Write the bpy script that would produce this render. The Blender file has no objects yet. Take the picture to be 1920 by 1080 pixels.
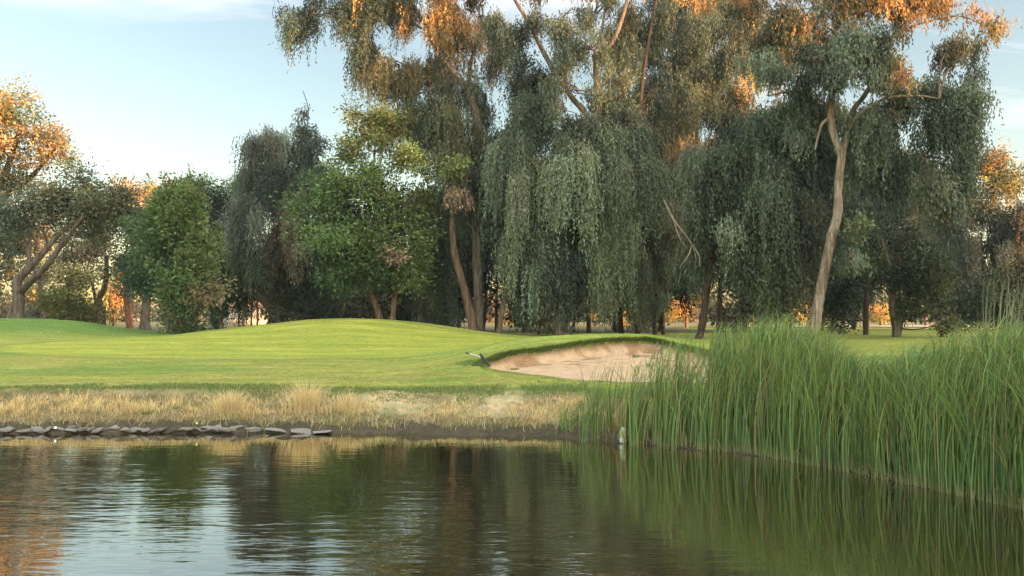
import bpy, math
import numpy as np
from math import radians as R
SC = bpy.context.scene
COL = SC.collection
rng = np.random.default_rng(11)

# ------------------------------------------------------------------ camera, sky, sun, exposure
F, CX, CY, ZC, HZ = 1507.0, 960.0, 540.0, 2.3, 590.0      # focal length and centre in photo pixels, eye height, horizon row
PITCH = math.atan((HZ - CY) / F)
cam = bpy.data.objects.new('camera', bpy.data.cameras.new('camera')); COL.objects.link(cam)
cam.location = (0, 0, ZC); cam.rotation_euler = (R(90) + PITCH, 0, 0)
cam.data.sensor_width = 36; cam.data.lens = 36 * F / 1920; cam.data.clip_end = 8000; cam.data.clip_start = 0.05
SC.camera = cam
SUN_EL, SUN_AZ = 7.0, 109.0                                  # degrees; azimuth clockwise from +Y
w = bpy.data.worlds.new("World"); SC.world = w; w.use_nodes = True
nt = w.node_tree; N = nt.nodes; L = nt.links; N.clear()
out = N.new('ShaderNodeOutputWorld'); bg = N.new('ShaderNodeBackground'); sky = N.new('ShaderNodeTexSky')
sky.sky_type = 'NISHITA'; sky.sun_disc = False; sky.sun_elevation = R(SUN_EL); sky.sun_rotation = R(SUN_AZ)
sky.air_density = 1.0; sky.dust_density = 1.2; sky.ozone_density = 1.3; sky.altitude = 50
tc = N.new('ShaderNodeTexCoord'); sep = N.new('ShaderNodeSeparateXYZ'); L.new(tc.outputs['Generated'], sep.inputs[0])
def mth(nodes, links, op, a, b=None, clamp=False):
    n = nodes.new('ShaderNodeMath'); n.operation = op; n.use_clamp = clamp
    for i, v in enumerate((a, b)):
        if v is None: continue
        if isinstance(v, (int, float)): n.inputs[i].default_value = v
        else: links.new(v, n.inputs[i])
    return n.outputs[0]
zz = mth(N, L, 'ADD', mth(N, L, 'MAXIMUM', sep.outputs[2], 0.0), 0.10)
cx = mth(N, L, 'DIVIDE', sep.outputs[0], zz); cy = mth(N, L, 'DIVIDE', sep.outputs[1], zz)
cmb = N.new('ShaderNodeCombineXYZ'); L.new(mth(N, L, 'ADD', mth(N, L, 'MULTIPLY', cx, 0.55), -0.16), cmb.inputs[0]); L.new(mth(N, L, 'MULTIPLY', cy, 1.5), cmb.inputs[1])
cn = N.new('ShaderNodeTexNoise'); cn.inputs['Scale'].default_value = 1.1; cn.inputs['Detail'].default_value = 8; cn.inputs['Roughness'].default_value = 0.55; cn.inputs['Distortion'].default_value = 0.6
L.new(cmb.outputs[0], cn.inputs['Vector'])
cr = N.new('ShaderNodeMapRange'); cr.inputs[1].default_value = 0.48; cr.inputs[2].default_value = 0.68; cr.inputs[4].default_value = 0.8
L.new(cn.outputs[0], cr.inputs[0])
mix = N.new('ShaderNodeMix'); mix.data_type = 'RGBA'
tint = N.new('ShaderNodeMix'); tint.data_type = 'RGBA'; tint.blend_type = 'MULTIPLY'; tint.inputs[0].default_value = 1.0
tint.inputs[7].default_value = (1.0, 1.0, 1.0, 1)
L.new(sky.outputs[0], tint.inputs[6])
hi = N.new('ShaderNodeMapRange'); hi.inputs[1].default_value = 0.30; hi.inputs[2].default_value = 0.40
L.new(mth(N, L, 'ADD', sep.outputs[2], mth(N, L, 'MULTIPLY', mth(N, L, 'MAXIMUM', sep.outputs[0], 0.0), 0.25)), hi.inputs[0])
L.new(mth(N, L, 'MULTIPLY', cr.outputs[0], hi.outputs[0]), mix.inputs[0]); L.new(tint.outputs[2], mix.inputs[6]); mix.inputs[7].default_value = (5.2, 5.2, 5.6, 1)
# warm sky boost overhead and behind the photographer, added to brighten the shaded lawn
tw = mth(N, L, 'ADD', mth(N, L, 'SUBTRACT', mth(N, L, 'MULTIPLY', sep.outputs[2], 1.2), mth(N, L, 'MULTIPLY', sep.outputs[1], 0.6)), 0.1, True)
sky_fill = N.new('ShaderNodeMix'); sky_fill.data_type = 'RGBA'; sky_fill.inputs[6].default_value = (1.02, 0.91, 0.80, 1); sky_fill.inputs[7].default_value = (4.7, 3.95, 2.95, 1); L.new(tw, sky_fill.inputs[0])
mg = N.new('ShaderNodeMix'); mg.data_type = 'RGBA'; mg.blend_type = 'MULTIPLY'; mg.inputs[0].default_value = 1.0; L.new(mix.outputs[2], mg.inputs[6]); L.new(sky_fill.outputs[2], mg.inputs[7])
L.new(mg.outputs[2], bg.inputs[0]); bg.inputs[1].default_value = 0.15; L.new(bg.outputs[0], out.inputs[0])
sd = bpy.data.lights.new('sun', 'SUN'); so = bpy.data.objects.new('sun', sd); COL.objects.link(so)
sd.energy = 5.0; sd.angle = R(0.6); sd.color = (1.0, 0.52, 0.21)
so.rotation_euler = (R(90 - SUN_EL), 0, R(180 - SUN_AZ)); so.location = (40, -20, 60)
SC.view_settings.view_transform = 'Standard'; SC.view_settings.look = 'None'
SC.view_settings.exposure = 1.65; SC.view_settings.gamma = 1.0
SC.render.engine = 'CYCLES'
SC.cycles.max_bounces = 6; SC.cycles.diffuse_bounces = 3; SC.cycles.glossy_bounces = 3; SC.cycles.transmission_bounces = 3; SC.cycles.transparent_max_bounces = 6

# ------------------------------------------------------------------ helpers
SP, CP = math.sin(PITCH), math.cos(PITCH)
def P(u, v, d):
    """world point seen at photo pixel (u, v), d metres ahead"""
    a = (CY - v) / F
    dp = d / (CP - a * SP)
    return np.array([(u - CX) / F * dp, d, ZC + dp * (SP + a * CP)])
def MP(d): return d / F                                      # metres per photo pixel at distance d
def X(u, d): return (u - CX) / F * d
def hash2(ix, iy, s):
    h = (ix.astype(np.int64) * 374761393 + iy.astype(np.int64) * 668265263 + s * 974634777) & 0xffffffff
    h = ((h ^ (h >> 13)) * 1274126177) & 0xffffffff
    return ((h ^ (h >> 16)) & 0xffff) / 65535.0
def vnoise(x, y, s=0):
    ix = np.floor(x); iy = np.floor(y); fx = x - ix; fy = y - iy
    fx = fx * fx * (3 - 2 * fx); fy = fy * fy * (3 - 2 * fy)
    a = hash2(ix, iy, s); b = hash2(ix + 1, iy, s); c = hash2(ix, iy + 1, s); d = hash2(ix + 1, iy + 1, s)
    return (a * (1 - fx) + b * fx) * (1 - fy) + (c * (1 - fx) + d * fx) * fy
def fbm(x, y, s=0, o=4):
    t = 0; a = 0.5
    for k in range(o):
        t = t + a * vnoise(x * 2 ** k, y * 2 ** k, s + k); a *= 0.5
    return t / (1 - 0.5 ** o)
def sstep(a, b, x):
    t = np.clip((x - a) / (b - a), 0, 1); return t * t * (3 - 2 * t)
def tag(o, label=None, cat=None, group=None, kind=None):
    if label: o['label'] = label
    if cat: o['category'] = cat
    if group: o['group'] = group
    if kind: o['kind'] = kind
    return o
def empty(name, loc, rz=0):
    o = bpy.data.objects.new(name, None); COL.objects.link(o); o.location = loc; o.rotation_euler = (0, 0, rz)
    o.empty_display_size = 0.2; return o
def mesh_obj(name, V, Fc, mat, parent=None, col=None, smooth=False, origin=None):
    """V (n,3), Fc (m,k) index array or list of such; one mesh object, vertices given in world space"""
    V = np.asarray(V, dtype=np.float64)
    if parent is not None: org = np.array(parent.location)
    elif origin is not None: org = np.array(origin)
    else: org = np.zeros(3)
    V = V - org
    me = bpy.data.meshes.new(name)
    if isinstance(Fc, np.ndarray): Fc = [Fc]
    Fc = [f for f in Fc if len(f)]
    nl = sum(f.size for f in Fc); nf = sum(len(f) for f in Fc)
    me.vertices.add(len(V)); me.vertices.foreach_set('co', V.astype(np.float32).ravel())
    me.loops.add(nl); me.loops.foreach_set('vertex_index', np.concatenate([f.ravel() for f in Fc]).astype(np.int32))
    me.polygons.add(nf)
    tot = np.concatenate([np.full(len(f), f.shape[1]) for f in Fc]); st = np.concatenate([[0], np.cumsum(tot)[:-1]])
    me.polygons.foreach_set('loop_start', st.astype(np.int32)); me.polygons.foreach_set('loop_total', tot.astype(np.int32))
    if smooth: me.polygons.foreach_set('use_smooth', np.ones(nf, dtype=bool))
    me.update(calc_edges=True); me.validate()
    if col is not None:
        at = me.color_attributes.new('col', 'FLOAT_COLOR', 'POINT')
        c4 = np.ones((len(V), 4), dtype=np.float32); c4[:, :3] = col; at.data.foreach_set('color', c4.ravel())
    me.materials.append(mat)
    o = bpy.data.objects.new(name, me); COL.objects.link(o)
    if parent is not None: o.parent = parent
    elif origin is not None: o.location = origin
    return o

class NB:
    def __init__(s, name):
        s.m = bpy.data.materials.new(name); s.m.use_nodes = True; s.t = s.m.node_tree; s.N = s.t.nodes; s.L = s.t.links; s.N.clear()
        s.out = s.N.new('ShaderNodeOutputMaterial')
    def n(s, typ, **kw):
        x = s.N.new('ShaderNode' + typ)
        for k, v in kw.items():
            if k.startswith('_'): setattr(x, k[1:], v)
            else:
                key = int(k[1:]) if (k[0] == 'i' and k[1:].isdigit()) else k.replace('_', ' ')
                if hasattr(v, 'is_linked'): s.L.new(v, x.inputs[key])
                else: x.inputs[key].default_value = v
        return x
    def math(s, op, a, b=None, clamp=False): return mth(s.N, s.L, op, a, b, clamp)
    def noise(s, vec, scale, detail=4, rough=0.55, dist=0.0):
        x = s.n('TexNoise', Scale=scale, Detail=detail, Roughness=rough, Distortion=dist)
        if vec is not None: s.L.new(vec, x.inputs['Vector'])
        return x.outputs[0]
    def mapping(s, scale, src='Object'):
        t = s.n('TexCoord'); m = s.n('Mapping'); m.inputs['Scale'].default_value = scale; s.L.new(t.outputs[src], m.inputs[0]); return m.outputs[0]
    def ramp(s, v, stops):
        x = s.n('ValToRGB'); s.L.new(v, x.inputs[0]); e = x.color_ramp.elements
        while len(e) < len(stops): e.new(0.5)
        for k, (p, c) in enumerate(stops): e[k].position = p; e[k].color = (*c, 1)
        return x.outputs[0]
    def mixc(s, f, a, b, bt='MIX'):
        x = s.n('Mix', _data_type='RGBA', _blend_type=bt)
        for k, v in ((0, f), (6, a), (7, b)):
            if hasattr(v, 'is_linked'): s.L.new(v, x.inputs[k])
            else: x.inputs[k].default_value = v if k == 0 else ((*v, 1) if len(v) == 3 else v)
        return x.outputs[2]
    def attr(s, name='col'):
        x = s.n('Attribute'); x.attribute_name = name; return x.outputs['Color']
    def princ(s, col, rough=0.8, spec=0.3, bump=None, bstr=0.5, bdist=0.02, **kw):
        p = s.n('BsdfPrincipled', Roughness=rough); p.inputs['Specular IOR Level'].default_value = spec
        if hasattr(col, 'is_linked'): s.L.new(col, p.inputs['Base Color'])
        else: p.inputs['Base Color'].default_value = (*col, 1)
        if bump is not None:
            b = s.n('Bump', Strength=bstr, Distance=bdist); s.L.new(bump, b.inputs['Height']); s.L.new(b.outputs[0], p.inputs['Normal'])
        for k, v in kw.items(): p.inputs[k].default_value = v
        return p
    def done(s, sh): s.L.new(sh.outputs[0] if hasattr(sh, 'outputs') else sh, s.out.inputs[0]); return s.m

def mat_leaf(name, trans=0.35, rough=0.5, spec=0.35):
    b = NB(name); c = b.attr(); p = b.princ(c, rough, spec)
    t = b.n('BsdfTranslucent'); b.L.new(b.mixc(1.0, c, (1.35, 1.25, 0.7), 'MULTIPLY'), t.inputs[0])
    m = b.n('MixShader', i0=trans); b.L.new(p.outputs[0], m.inputs[1]); b.L.new(t.outputs[0], m.inputs[2])
    return b.done(m)
M_LEAF = mat_leaf('leaf'); M_BLADE = mat_leaf('grass_blade', 0.3, 0.45, 0.35); M_STRAW = mat_leaf('straw', 0.3, 0.7, 0.15)
def mat_bark():
    b = NB('bark'); c = b.attr(); v = b.mapping((7, 7, 0.9)); v2 = b.mapping((3, 3, 0.35))
    n1 = b.noise(v, 2.0, 6, 0.65, 0.5); n2 = b.noise(v2, 1.6, 4, 0.6, 0.8)
    k = b.ramp(n1, [(0.30, (0.35, 0.33, 0.32)), (0.5, (0.9, 0.88, 0.86)), (0.72, (1.35, 1.3, 1.22))])
    k2 = b.ramp(n2, [(0.40, (0.62, 0.52, 0.45)), (0.62, (1.25, 1.2, 1.15))])
    return b.done(b.princ(b.mixc(1.0, b.mixc(1.0, c, k, 'MULTIPLY'), k2, 'MULTIPLY'), 0.85, 0.2, n1, 1.0, 0.06))
M_BARK = mat_bark()
def mat_ground():
    b = NB('turf'); c = b.attr(); v = b.mapping((1, 1, 1)); vs = b.mapping((0.35, 1.6, 1))
    n1 = b.noise(v, 45, 4, 0.7); n2 = b.noise(v, 6, 5, 0.65); n3 = b.noise(vs, 1.3, 4, 0.6)
    k = b.ramp(n1, [(0.25, (0.55, 0.6, 0.5)), (0.5, (0.98, 0.98, 0.95)), (0.75, (1.45, 1.38, 1.3))])
    k2 = b.ramp(n2, [(0.32, (0.66, 0.76, 0.66)), (0.68, (1.28, 1.2, 1.15))])
    k3 = b.ramp(n3, [(0.36, (0.76, 0.88, 0.74)), (0.64, (1.2, 1.1, 1.12))])
    cc = b.mixc(1.0, b.mixc(1.0, b.mixc(0.7, c, k, 'MULTIPLY'), k2, 'MULTIPLY'), k3, 'MULTIPLY')
    return b.done(b.princ(cc, 0.9, 0.12, n1, 0.9, 0.03))
M_TURF = mat_ground()
def mat_sand():
    b = NB('sand'); v = b.mapping((1, 1, 1)); c = b.attr()
    n1 = b.noise(v, 60, 3, 0.7); n2 = b.noise(v, 3.5, 5, 0.6, 0.4); n3 = b.noise(b.mapping((0.8, 4, 1)), 4.0, 4, 0.6)
    cc = b.mixc(1.0, c, b.ramp(n2, [(0.3, (0.82, 0.78, 0.74)), (0.7, (1.12, 1.1, 1.08))]), 'MULTIPLY')
    cc = b.mixc(1.0, cc, b.ramp(n1, [(0.25, (0.82, 0.8, 0.78)), (0.75, (1.16, 1.16, 1.14))]), 'MULTIPLY')
    vo = b.n('TexVoronoi', Scale=2.6); b.L.new(b.mapping((1, 1.3, 1)), vo.inputs['Vector']); ft = b.n('MapRange', i1=0.05, i2=0.28, i3=-0.5, i4=0.0); b.L.new(vo.outputs['Distance'], ft.inputs[0])
    h = b.math('ADD', b.math('ADD', b.math('MULTIPLY', n2, 1.0), b.math('MULTIPLY', n3, 0.9)), b.math('MULTIPLY', ft.outputs[0], 0.8))
    return b.done(b.princ(cc, 0.95, 0.1, h, 1.0, 0.10))
M_SAND = mat_sand()
def mat_plain(name, col, rough=0.8, spec=0.3, var=0.25, scale=8, bd=0.01, **kw):
    b = NB(name); v = b.mapping((1, 1, 1)); n1 = b.noise(v, scale, 5, 0.6)
    lo = tuple(x * (1 - var) for x in col); hi = tuple(x * (1 + var) for x in col)
    return b.done(b.princ(b.ramp(n1, [(0.3, lo), (0.7, hi)]), rough, spec, n1, 0.5, bd, **kw))
M_ROCK = None
def mat_rock():
    b = NB('slate'); v = b.mapping((1, 1, 3.0)); n1 = b.noise(v, 7, 6, 0.65, 0.5); n2 = b.noise(v, 30, 4, 0.6)
    cc = b.ramp(n1, [(0.30, (0.06, 0.048, 0.04)), (0.46, (0.20, 0.18, 0.165)), (0.66, (0.42, 0.39, 0.365))])
    return b.done(b.princ(b.mixc(0.6, cc, b.ramp(n2, [(0.3, (0.6, 0.6, 0.6)), (0.7, (1.3, 1.3, 1.3))]), 'MULTIPLY'), 0.75, 0.3, n1, 1.0, 0.05))
M_ROCK = mat_rock()
def mat_water():
    b = NB('pond_water')
    t = b.n('TexCoord')
    def nz(sx, sy, sc, det, rough=0.5):
        m = b.n('Mapping'); m.inputs['Scale'].default_value = (sx, sy, 1); b.L.new(t.outputs['Object'], m.inputs[0]); return b.noise(m.outputs[0], sc, det, rough)
    r1 = nz(1.8, 8.0, 1.0, 2, 0.5); r2 = nz(0.5, 1.6, 1.0, 1); r3 = nz(3.5, 14.0, 1.0, 2)
    mask = nz(0.16, 0.22, 1.0, 2)
    sx = b.n('SeparateXYZ'); b.L.new(t.outputs['Object'], sx.inputs[0])
    calm = b.n('MapRange', i1=0.36, i2=0.62, i3=0.35, i4=1.0); b.L.new(mask, calm.inputs[0])
    right = b.n('MapRange', i1=0.5, i2=4.5, i3=1.0, i4=0.22); b.L.new(sx.outputs[0], right.inputs[0])
    far = b.n('MapRange', i1=10.5, i2=15.0, i3=1.0, i4=0.25); b.L.new(sx.outputs[1], far.inputs[0])
    k = b.math('MULTIPLY', b.math('MULTIPLY', calm.outputs[0], right.outputs[0]), far.outputs[0])
    h = b.math('ADD', b.math('ADD', r1, b.math('MULTIPLY', r2, 1.3)), b.math('MULTIPLY', r3, 0.16))
    h = b.math('MULTIPLY', h, k)
    bp = b.n('Bump', Strength=1.0, Distance=0.0085); b.L.new(h, bp.inputs['Height'])
    d = b.n('BsdfDiffuse'); d.inputs[0].default_value = (0.016, 0.012, 0.004, 1)
    g = b.n('BsdfGlossy', Roughness=0.015); b.L.new(bp.outputs[0], g.inputs['Normal']); g.inputs[0].default_value = (0.97, 0.95, 0.88, 1)
    fr = b.n('Fresnel', IOR=1.6); b.L.new(bp.outputs[0], fr.inputs['Normal'])
    m = b.n('MixShader'); b.L.new(b.math('ADD', b.math('MULTIPLY', fr.outputs[0], 1.1), .25, True), m.inputs[0]); b.L.new(d.outputs[0], m.inputs[1]); b.L.new(g.outputs[0], m.inputs[2])
    return b.done(m)
M_WATER = mat_water()

# ------------------------------------------------------------------ terrain
SH_U = [-900, -300, 0, 300, 600, 1050, 1200, 1400, 1600, 1850, 1920, 2200, 2800]
SH_V = [822, 816, 813, 811, 812, 817, 832, 850, 885, 938, 955, 1010, 1090]
def shore_y(x, y):
    """distance ahead of the far waterline in the direction of (x, y)"""
    yy = np.maximum(y, 0.5); u = CX + x / yy * F
    v = np.interp(u, SH_U, SH_V)
    d = ZC * F / (v - HZ)
    return d + 0.25 * (fbm(u / 70.0, u * 0 + 3.3, 5, 3) - 0.5)
ctrl = []
def cv(u, v, d): p = P(u, v, d); ctrl.append((p[0], p[1], p[2]))
def cz(u, z, d): ctrl.append((X(u, d), d, z))
for u, v, d in [(-400, 730, 18.6), (0, 728, 18.5), (300, 729, 18.4), (600, 735, 18.2), (900, 745, 17.6), (1100, 752, 17.0)]: cv(u, v, d)
for u, z, d in [(1300, .55, 16.0), (1500, .58, 15.3), (1700, .6, 14.2), (1920, .55, 12.2), (2300, .6, 10.5)]: cz(u, z, d)
for u in (-300, 0, 300, 600): cz(u, .80, 26); cz(u, .93, 34)
cz(800, .80, 26); cz(790, .93, 33)
# putting green mound
for u, v in [(300, 630), (350, 625.5), (400, 619), (500, 607.5), (560, 601), (640, 597), (710, 598.5), (790, 605), (860, 615), (920, 624), (980, 631)]: cv(u, v, 46)
cz(640, 1.62, 41); cz(560, 1.4, 40); cz(760, 1.45, 41); cz(640, 1.25, 37); cz(480, 1.12, 38); cz(850, 1.1, 38); cz(640, 1.7, 52); cz(500, 1.3, 53); cz(800, 1.2, 53); cz(920, 1.0, 52); cz(400, 1.0, 54)
# left mound
for u, v in [(-250, 600), (-100, 597), (0, 597), (80, 597.5), (150, 603), (200, 612), (250, 621)]: cv(u, v, 50)
cz(60, 1.45, 44.5); cz(-80, 1.5, 44.5); cz(60, 1.08, 40); cz(-150, 1.1, 39); cz(0, 1.6, 56); cz(150, 1.2, 57); cz(210, 1.1, 44)
# bunker hill
for u, v, d in [(840, 672, 25), (900, 658, 25.5), (960, 638, 26), (1020, 631, 26.5), (1100, 627.5, 27), (1180, 626.5, 27), (1240, 631, 27), (1290, 641, 26.5), (1340, 652, 26), (1400, 662, 25.5), (1500, 668, 25)]: cv(u, v, d)
for u, v, d in [(875, 684, 22.3), (960, 699, 20.4), (1050, 711, 19.2), (1150, 717, 18.6), (1250, 719, 18.4), (1350, 720, 18.2), (1480, 722, 18)]: cv(u, v, d)
cz(1020, 1.25, 31); cz(1160, 1.3, 31); cz(1260, 1.15, 31); cz(1100, 1.05, 37); cz(950, 1.05, 33)
for u, d in [(1300, 34), (1500, 32), (1700, 28), (1700, 40), (1900, 34), (1400, 45), (1950, 24), (2200, 30), (1900, 18), (1200, 48), (1000, 50), (1600, 52), (2100, 50)]: cz(u, 1.0, d)
cv(1580, 622, 62); cv(1760, 619, 66); cv(1850, 622, 62)
for u in (-500, -100, 250, 500, 800, 1100, 1400, 2000, 2500): cz(u, .97, 72); cz(u, .95, 110)
for u in (-700, 200, 1000, 1800, 2700): cz(u, .9, 300); cz(u, .9, 900)
for p in [(-40, 10, .7), (-40, 25, .8), (-60, 40, .9), (40, 5, .8), (60, 25, .9), (80, 50, .9), (-200, -100, .8), (200, -100, .8), (0, -200, .8), (0, -30, .75), (-20, 0, .7), (20, 0, .75), (-900, 0, .9), (900, 0, .9), (0, -900, .9)]: ctrl.append(p)
ctrl = np.array(ctrl, float)
def tps_fit(c, lam=0.02):
    n = len(c); d2 = ((c[:, None, :2] - c[None, :, :2]) ** 2).sum(-1) + 1.0
    K = np.sqrt(d2) * -1.0
    A = np.zeros((n + 1, n + 1)); A[:n, :n] = K + lam * np.eye(n); A[:n, n] = 1; A[n, :n] = 1
    b = np.zeros(n + 1); b[:n] = c[:, 2]
    return np.linalg.solve(A, b)
TW = tps_fit(ctrl, -0.02)
def tps(x, y):
    sh = x.shape; x = x.ravel(); y = y.ravel(); o = np.empty(len(x))
    for i in range(0, len(x), 60000):
        xx = x[i:i + 60000]; yy = y[i:i + 60000]
        d = -np.sqrt((xx[:, None] - ctrl[:, 0]) ** 2 + (yy[:, None] - ctrl[:, 1]) ** 2 + 1.0)
        o[i:i + 60000] = d @ TW[:-1] + TW[-1]
    return o.reshape(sh)
# bunker outline, in world coordinates
BK = []
for u, v, d in [(905, 684, 22.4), (925, 676, 23.2), (960, 668, 23.9), (1010, 661, 24.5), (1070, 652, 25.0), (1130, 645, 25.3), (1190, 641.5, 25.5), (1235, 645, 25.4), (1280, 655, 25.1), (1330, 667, 24.8), (1400, 676, 24.3), (1480, 681, 23.8), (1560, 686, 23), (1620, 694, 22), (1610, 706, 20.4), (1500, 716, 19.0), (1350, 718, 18.7), (1250, 717, 18.9), (1150, 715, 19.1), (1050, 708, 19.8), (970, 698.5, 20.9), (920, 690, 21.9)]:
    dd = np.arange(17.5, 27.5, .02); zt = tps(X(u, dd), dd); vt = HZ + (ZC - zt) * F / dd      # drop each outline point onto the hill surface
    k = np.argmax(vt <= v); d = dd[k] if (vt <= v).any() else d
    BK.append((X(u, d), d))
BK = np.array(BK)
def smooth_poly(p, k=6):
    n = len(p); r = []
    for i in range(n):
        a, b, c, d = p[(i - 1) % n], p[i], p[(i + 1) % n], p[(i + 2) % n]
        for j in range(k):
            t = j / k; r.append(0.5 * ((2 * b) + (-a + c) * t + (2 * a - 5 * b + 4 * c - d) * t * t + (-a + 3 * b - 3 * c + d) * t ** 3))
    return np.array(r)
BKS = smooth_poly(BK); BKS = BKS + (BKS - BKS.mean(0)) * (0.035 * (fbm(np.arange(len(BKS)) * .45, np.zeros(len(BKS)), 91, 3) - .5))[:, None] * 2
def bunker_sd(x, y):
    """signed distance to the bunker edge, positive inside"""
    x = np.atleast_1d(x); y = np.atleast_1d(y)
    r = np.full(x.shape, -50.0)
    m = (x > BKS[:, 0].min() - 2) & (x < BKS[:, 0].max() + 2) & (y > BKS[:, 1].min() - 2) & (y < BKS[:, 1].max() + 2)
    if not m.any(): return r
    px, py = x[m], y[m]; best = np.full(px.shape, 1e9); ins = np.zeros(px.shape, bool)
    for i in range(len(BKS)):
        ax, ay = BKS[i]; bx, by = BKS[(i + 1) % len(BKS)]
        dx, dy = bx - ax, by - ay; t = np.clip(((px - ax) * dx + (py - ay) * dy) / (dx * dx + dy * dy + 1e-12), 0, 1)
        best = np.minimum(best, (px - ax - t * dx) ** 2 + (py - ay - t * dy) ** 2)
        c = ((ay > py) != (by > py)) & (px < (bx - ax) * (py - ay) / (by - ay + 1e-12) + ax); ins ^= c
    r[m] = np.sqrt(best) * np.where(ins, 1, -1); return r
def bank_profile(s, x):
    ledge = 0.28 * sstep(-0.05, 0.35, s) + 0.20 * sstep(0.5, 1.7, s) + 0.52 * sstep(1.5, 2.9, s)
    return ledge
def ground_z(x, y, full=False):
    x = np.atleast_1d(np.asarray(x, float)); y = np.atleast_1d(np.asarray(y, float))
    T = tps(x, y); sh = shore_y(x, y)
    s = y - sh
    z = T * bank_profile(s, x) + np.where(s > 0, 0.0, np.maximum(s * 0.35, -1.2))
    nz = (fbm(x * 3.1, y * 3.1, 31, 4) - 0.5)
    bankm = sstep(-0.3, 0.2, s) * (1 - sstep(2.2, 3.2, s))
    z = z + (nz * 0.22 + (fbm(x * 11, y * 11, 41, 3) - .5) * .10) * bankm * np.where(CX + x / np.maximum(y, .5) * F > 1250, .35, 1.) + (fbm(x * 0.6, y * 0.6, 7, 3) - 0.5) * 0.05 * sstep(3, 6, s)
    # the near bank the photographer stands on
    near = 1 - sstep(1.2, 3.2, y + 0.02 * x * x * (np.abs(x) < 15) )
    z = z * (1 - near) + near * (0.72 + 0.05 * nz)
    # pond sides
    lim = sstep(38, 46, np.abs(x)) * (y < 18)
    z = z * (1 - lim) + lim * 0.75
    b = bunker_sd(x, y)
    if (b > -1).any():
        back = sstep(20.6, 22.8, y)
        wv = (fbm(x * 1.6, y * 2.6, 77, 4) - 0.5)
        fl = 0.66 + 0.035 * (y - 19) + 0.62 * sstep(21.0, 24.6, y) * (0.35 + 0.65 * sstep(0, 1.4, 1.9 - b)) * (0.55 + 0.45 * np.exp(-((x - 3.4) / 2.6) ** 2)) + wv * 0.16 * sstep(21.0, 23, y) + wv * 0.05
        fl = np.minimum(fl, T - 0.03 - 0.26 * back)
        wgt = sstep(0.0, 0.10 + 0.16 * back, b)
        z = np.where(b > 0, z * (1 - wgt) + fl * wgt, z + 0.05 * np.exp(-(b / 0.25) ** 2) * back)
    return (z, s, b, T) if full else z
GZ = lambda x, y: float(ground_z(x, y)[0])

ang = np.concatenate([np.arange(-180, -37.0, 4.0), np.arange(-36.5, 36.5, 0.085), np.arange(37, 180, 4.0)])
rad = np.concatenate([[0.3], np.linspace(0.8, 8.6, 14), np.arange(9.0, 13.5, 0.15), np.arange(13.5, 31, 0.055), np.arange(31, 60, 0.2), 60 * 1.07 ** np.arange(0, 62)])
AA, RR = np.meshgrid(np.radians(ang), rad, indexing='ij')
# front rows follow depth, so scale the radius with the angle inside the fan
SEC = 1 / np.cos(np.clip(AA, R(-40), R(40))); blend = np.where(RR < 60, 1, np.exp(-(RR - 60) / 200))
RX = RR * (1 + (SEC - 1) * blend * (np.abs(AA) < R(60)))
GX = RX * np.sin(AA); GY = RX * np.cos(AA)
Zg, Sg, Bg, Tg = ground_z(GX.ravel(), GY.ravel(), True)
gx, gy = GX.ravel(), GY.ravel()
def lc(a, b, t): return a * (1 - t[:, None]) + b * t[:, None]
C = lambda *a: np.array(a)[None, :]
n_big = fbm(gx * 0.25, gy * 0.5, 101, 4); n_med = fbm(gx * 1.1, gy * 2.2, 111, 4); n_sm = fbm(gx * 5, gy * 5, 121, 4)
rough_ = C(.215, .225, .055) * np.ones((len(gx), 1))
greenc = C(.245, .265, .050); lush = C(.10, .175, .035); drygr = C(.22, .19, .075); dirt = C(.30, .235, .16); mud = C(.062, .050, .040); litter = C(.10, .075, .05)
col = lc(rough_, drygr, sstep(.50, .72, n_med) * sstep(18, 20, gy) * (1 - sstep(26, 31, gy)) * 0.75)
col = lc(col, lush, sstep(.55, .7, n_big) * 0.6 * (1 - sstep(30, 36, gy)))
# the putting green: mown, paler
gxx = (gx - X(600, 39)) / 13.0; gyy = (gy - 36) / 9.0
ge = 1 - sstep(.92, 1.0, np.sqrt(gxx ** 2 + gyy ** 2) + 0.05 * (n_big - .5))
col = lc(col, greenc * (1 + 0.07 * np.sign(np.sin(gy * 2.2 + gx * 0.25)))[:, None], ge * 0.9)
ring = np.exp(-((np.sqrt(gxx ** 2 + gyy ** 2) - 1.0) / 0.03) ** 2); col = lc(col, lush * 0.8, ring * 0.55)
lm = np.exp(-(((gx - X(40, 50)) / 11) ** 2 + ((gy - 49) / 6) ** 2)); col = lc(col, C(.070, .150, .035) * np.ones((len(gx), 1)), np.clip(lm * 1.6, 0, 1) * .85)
hill = np.exp(-(((gx - 3.2) / 5) ** 2 + ((gy - 27.5) / 2.6) ** 2)); col = lc(col, C(.20, .28, .05) * np.ones((len(gx), 1)), np.clip(hill * 1.3, 0, 1) * .8)
far = sstep(56, 66, gy + 6 * (n_big - .5)) * (1 - sstep(X(1350, 60), X(1420, 60), gx) * (1 - sstep(80, 84, gy))); col = lc(col, litter * 1.0 * np.ones((len(gx), 1)), far * .9)
col = lc(col, C(.15, .13, .07) * np.ones((len(gx), 1)), sstep(86, 96, gy))
nt_ = (1 + .30 * (n_sm - .5) + .30 * (fbm(gx * .7, gy * 3.2, 131, 3) - .5))[:, None]; col = col * nt_
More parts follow.
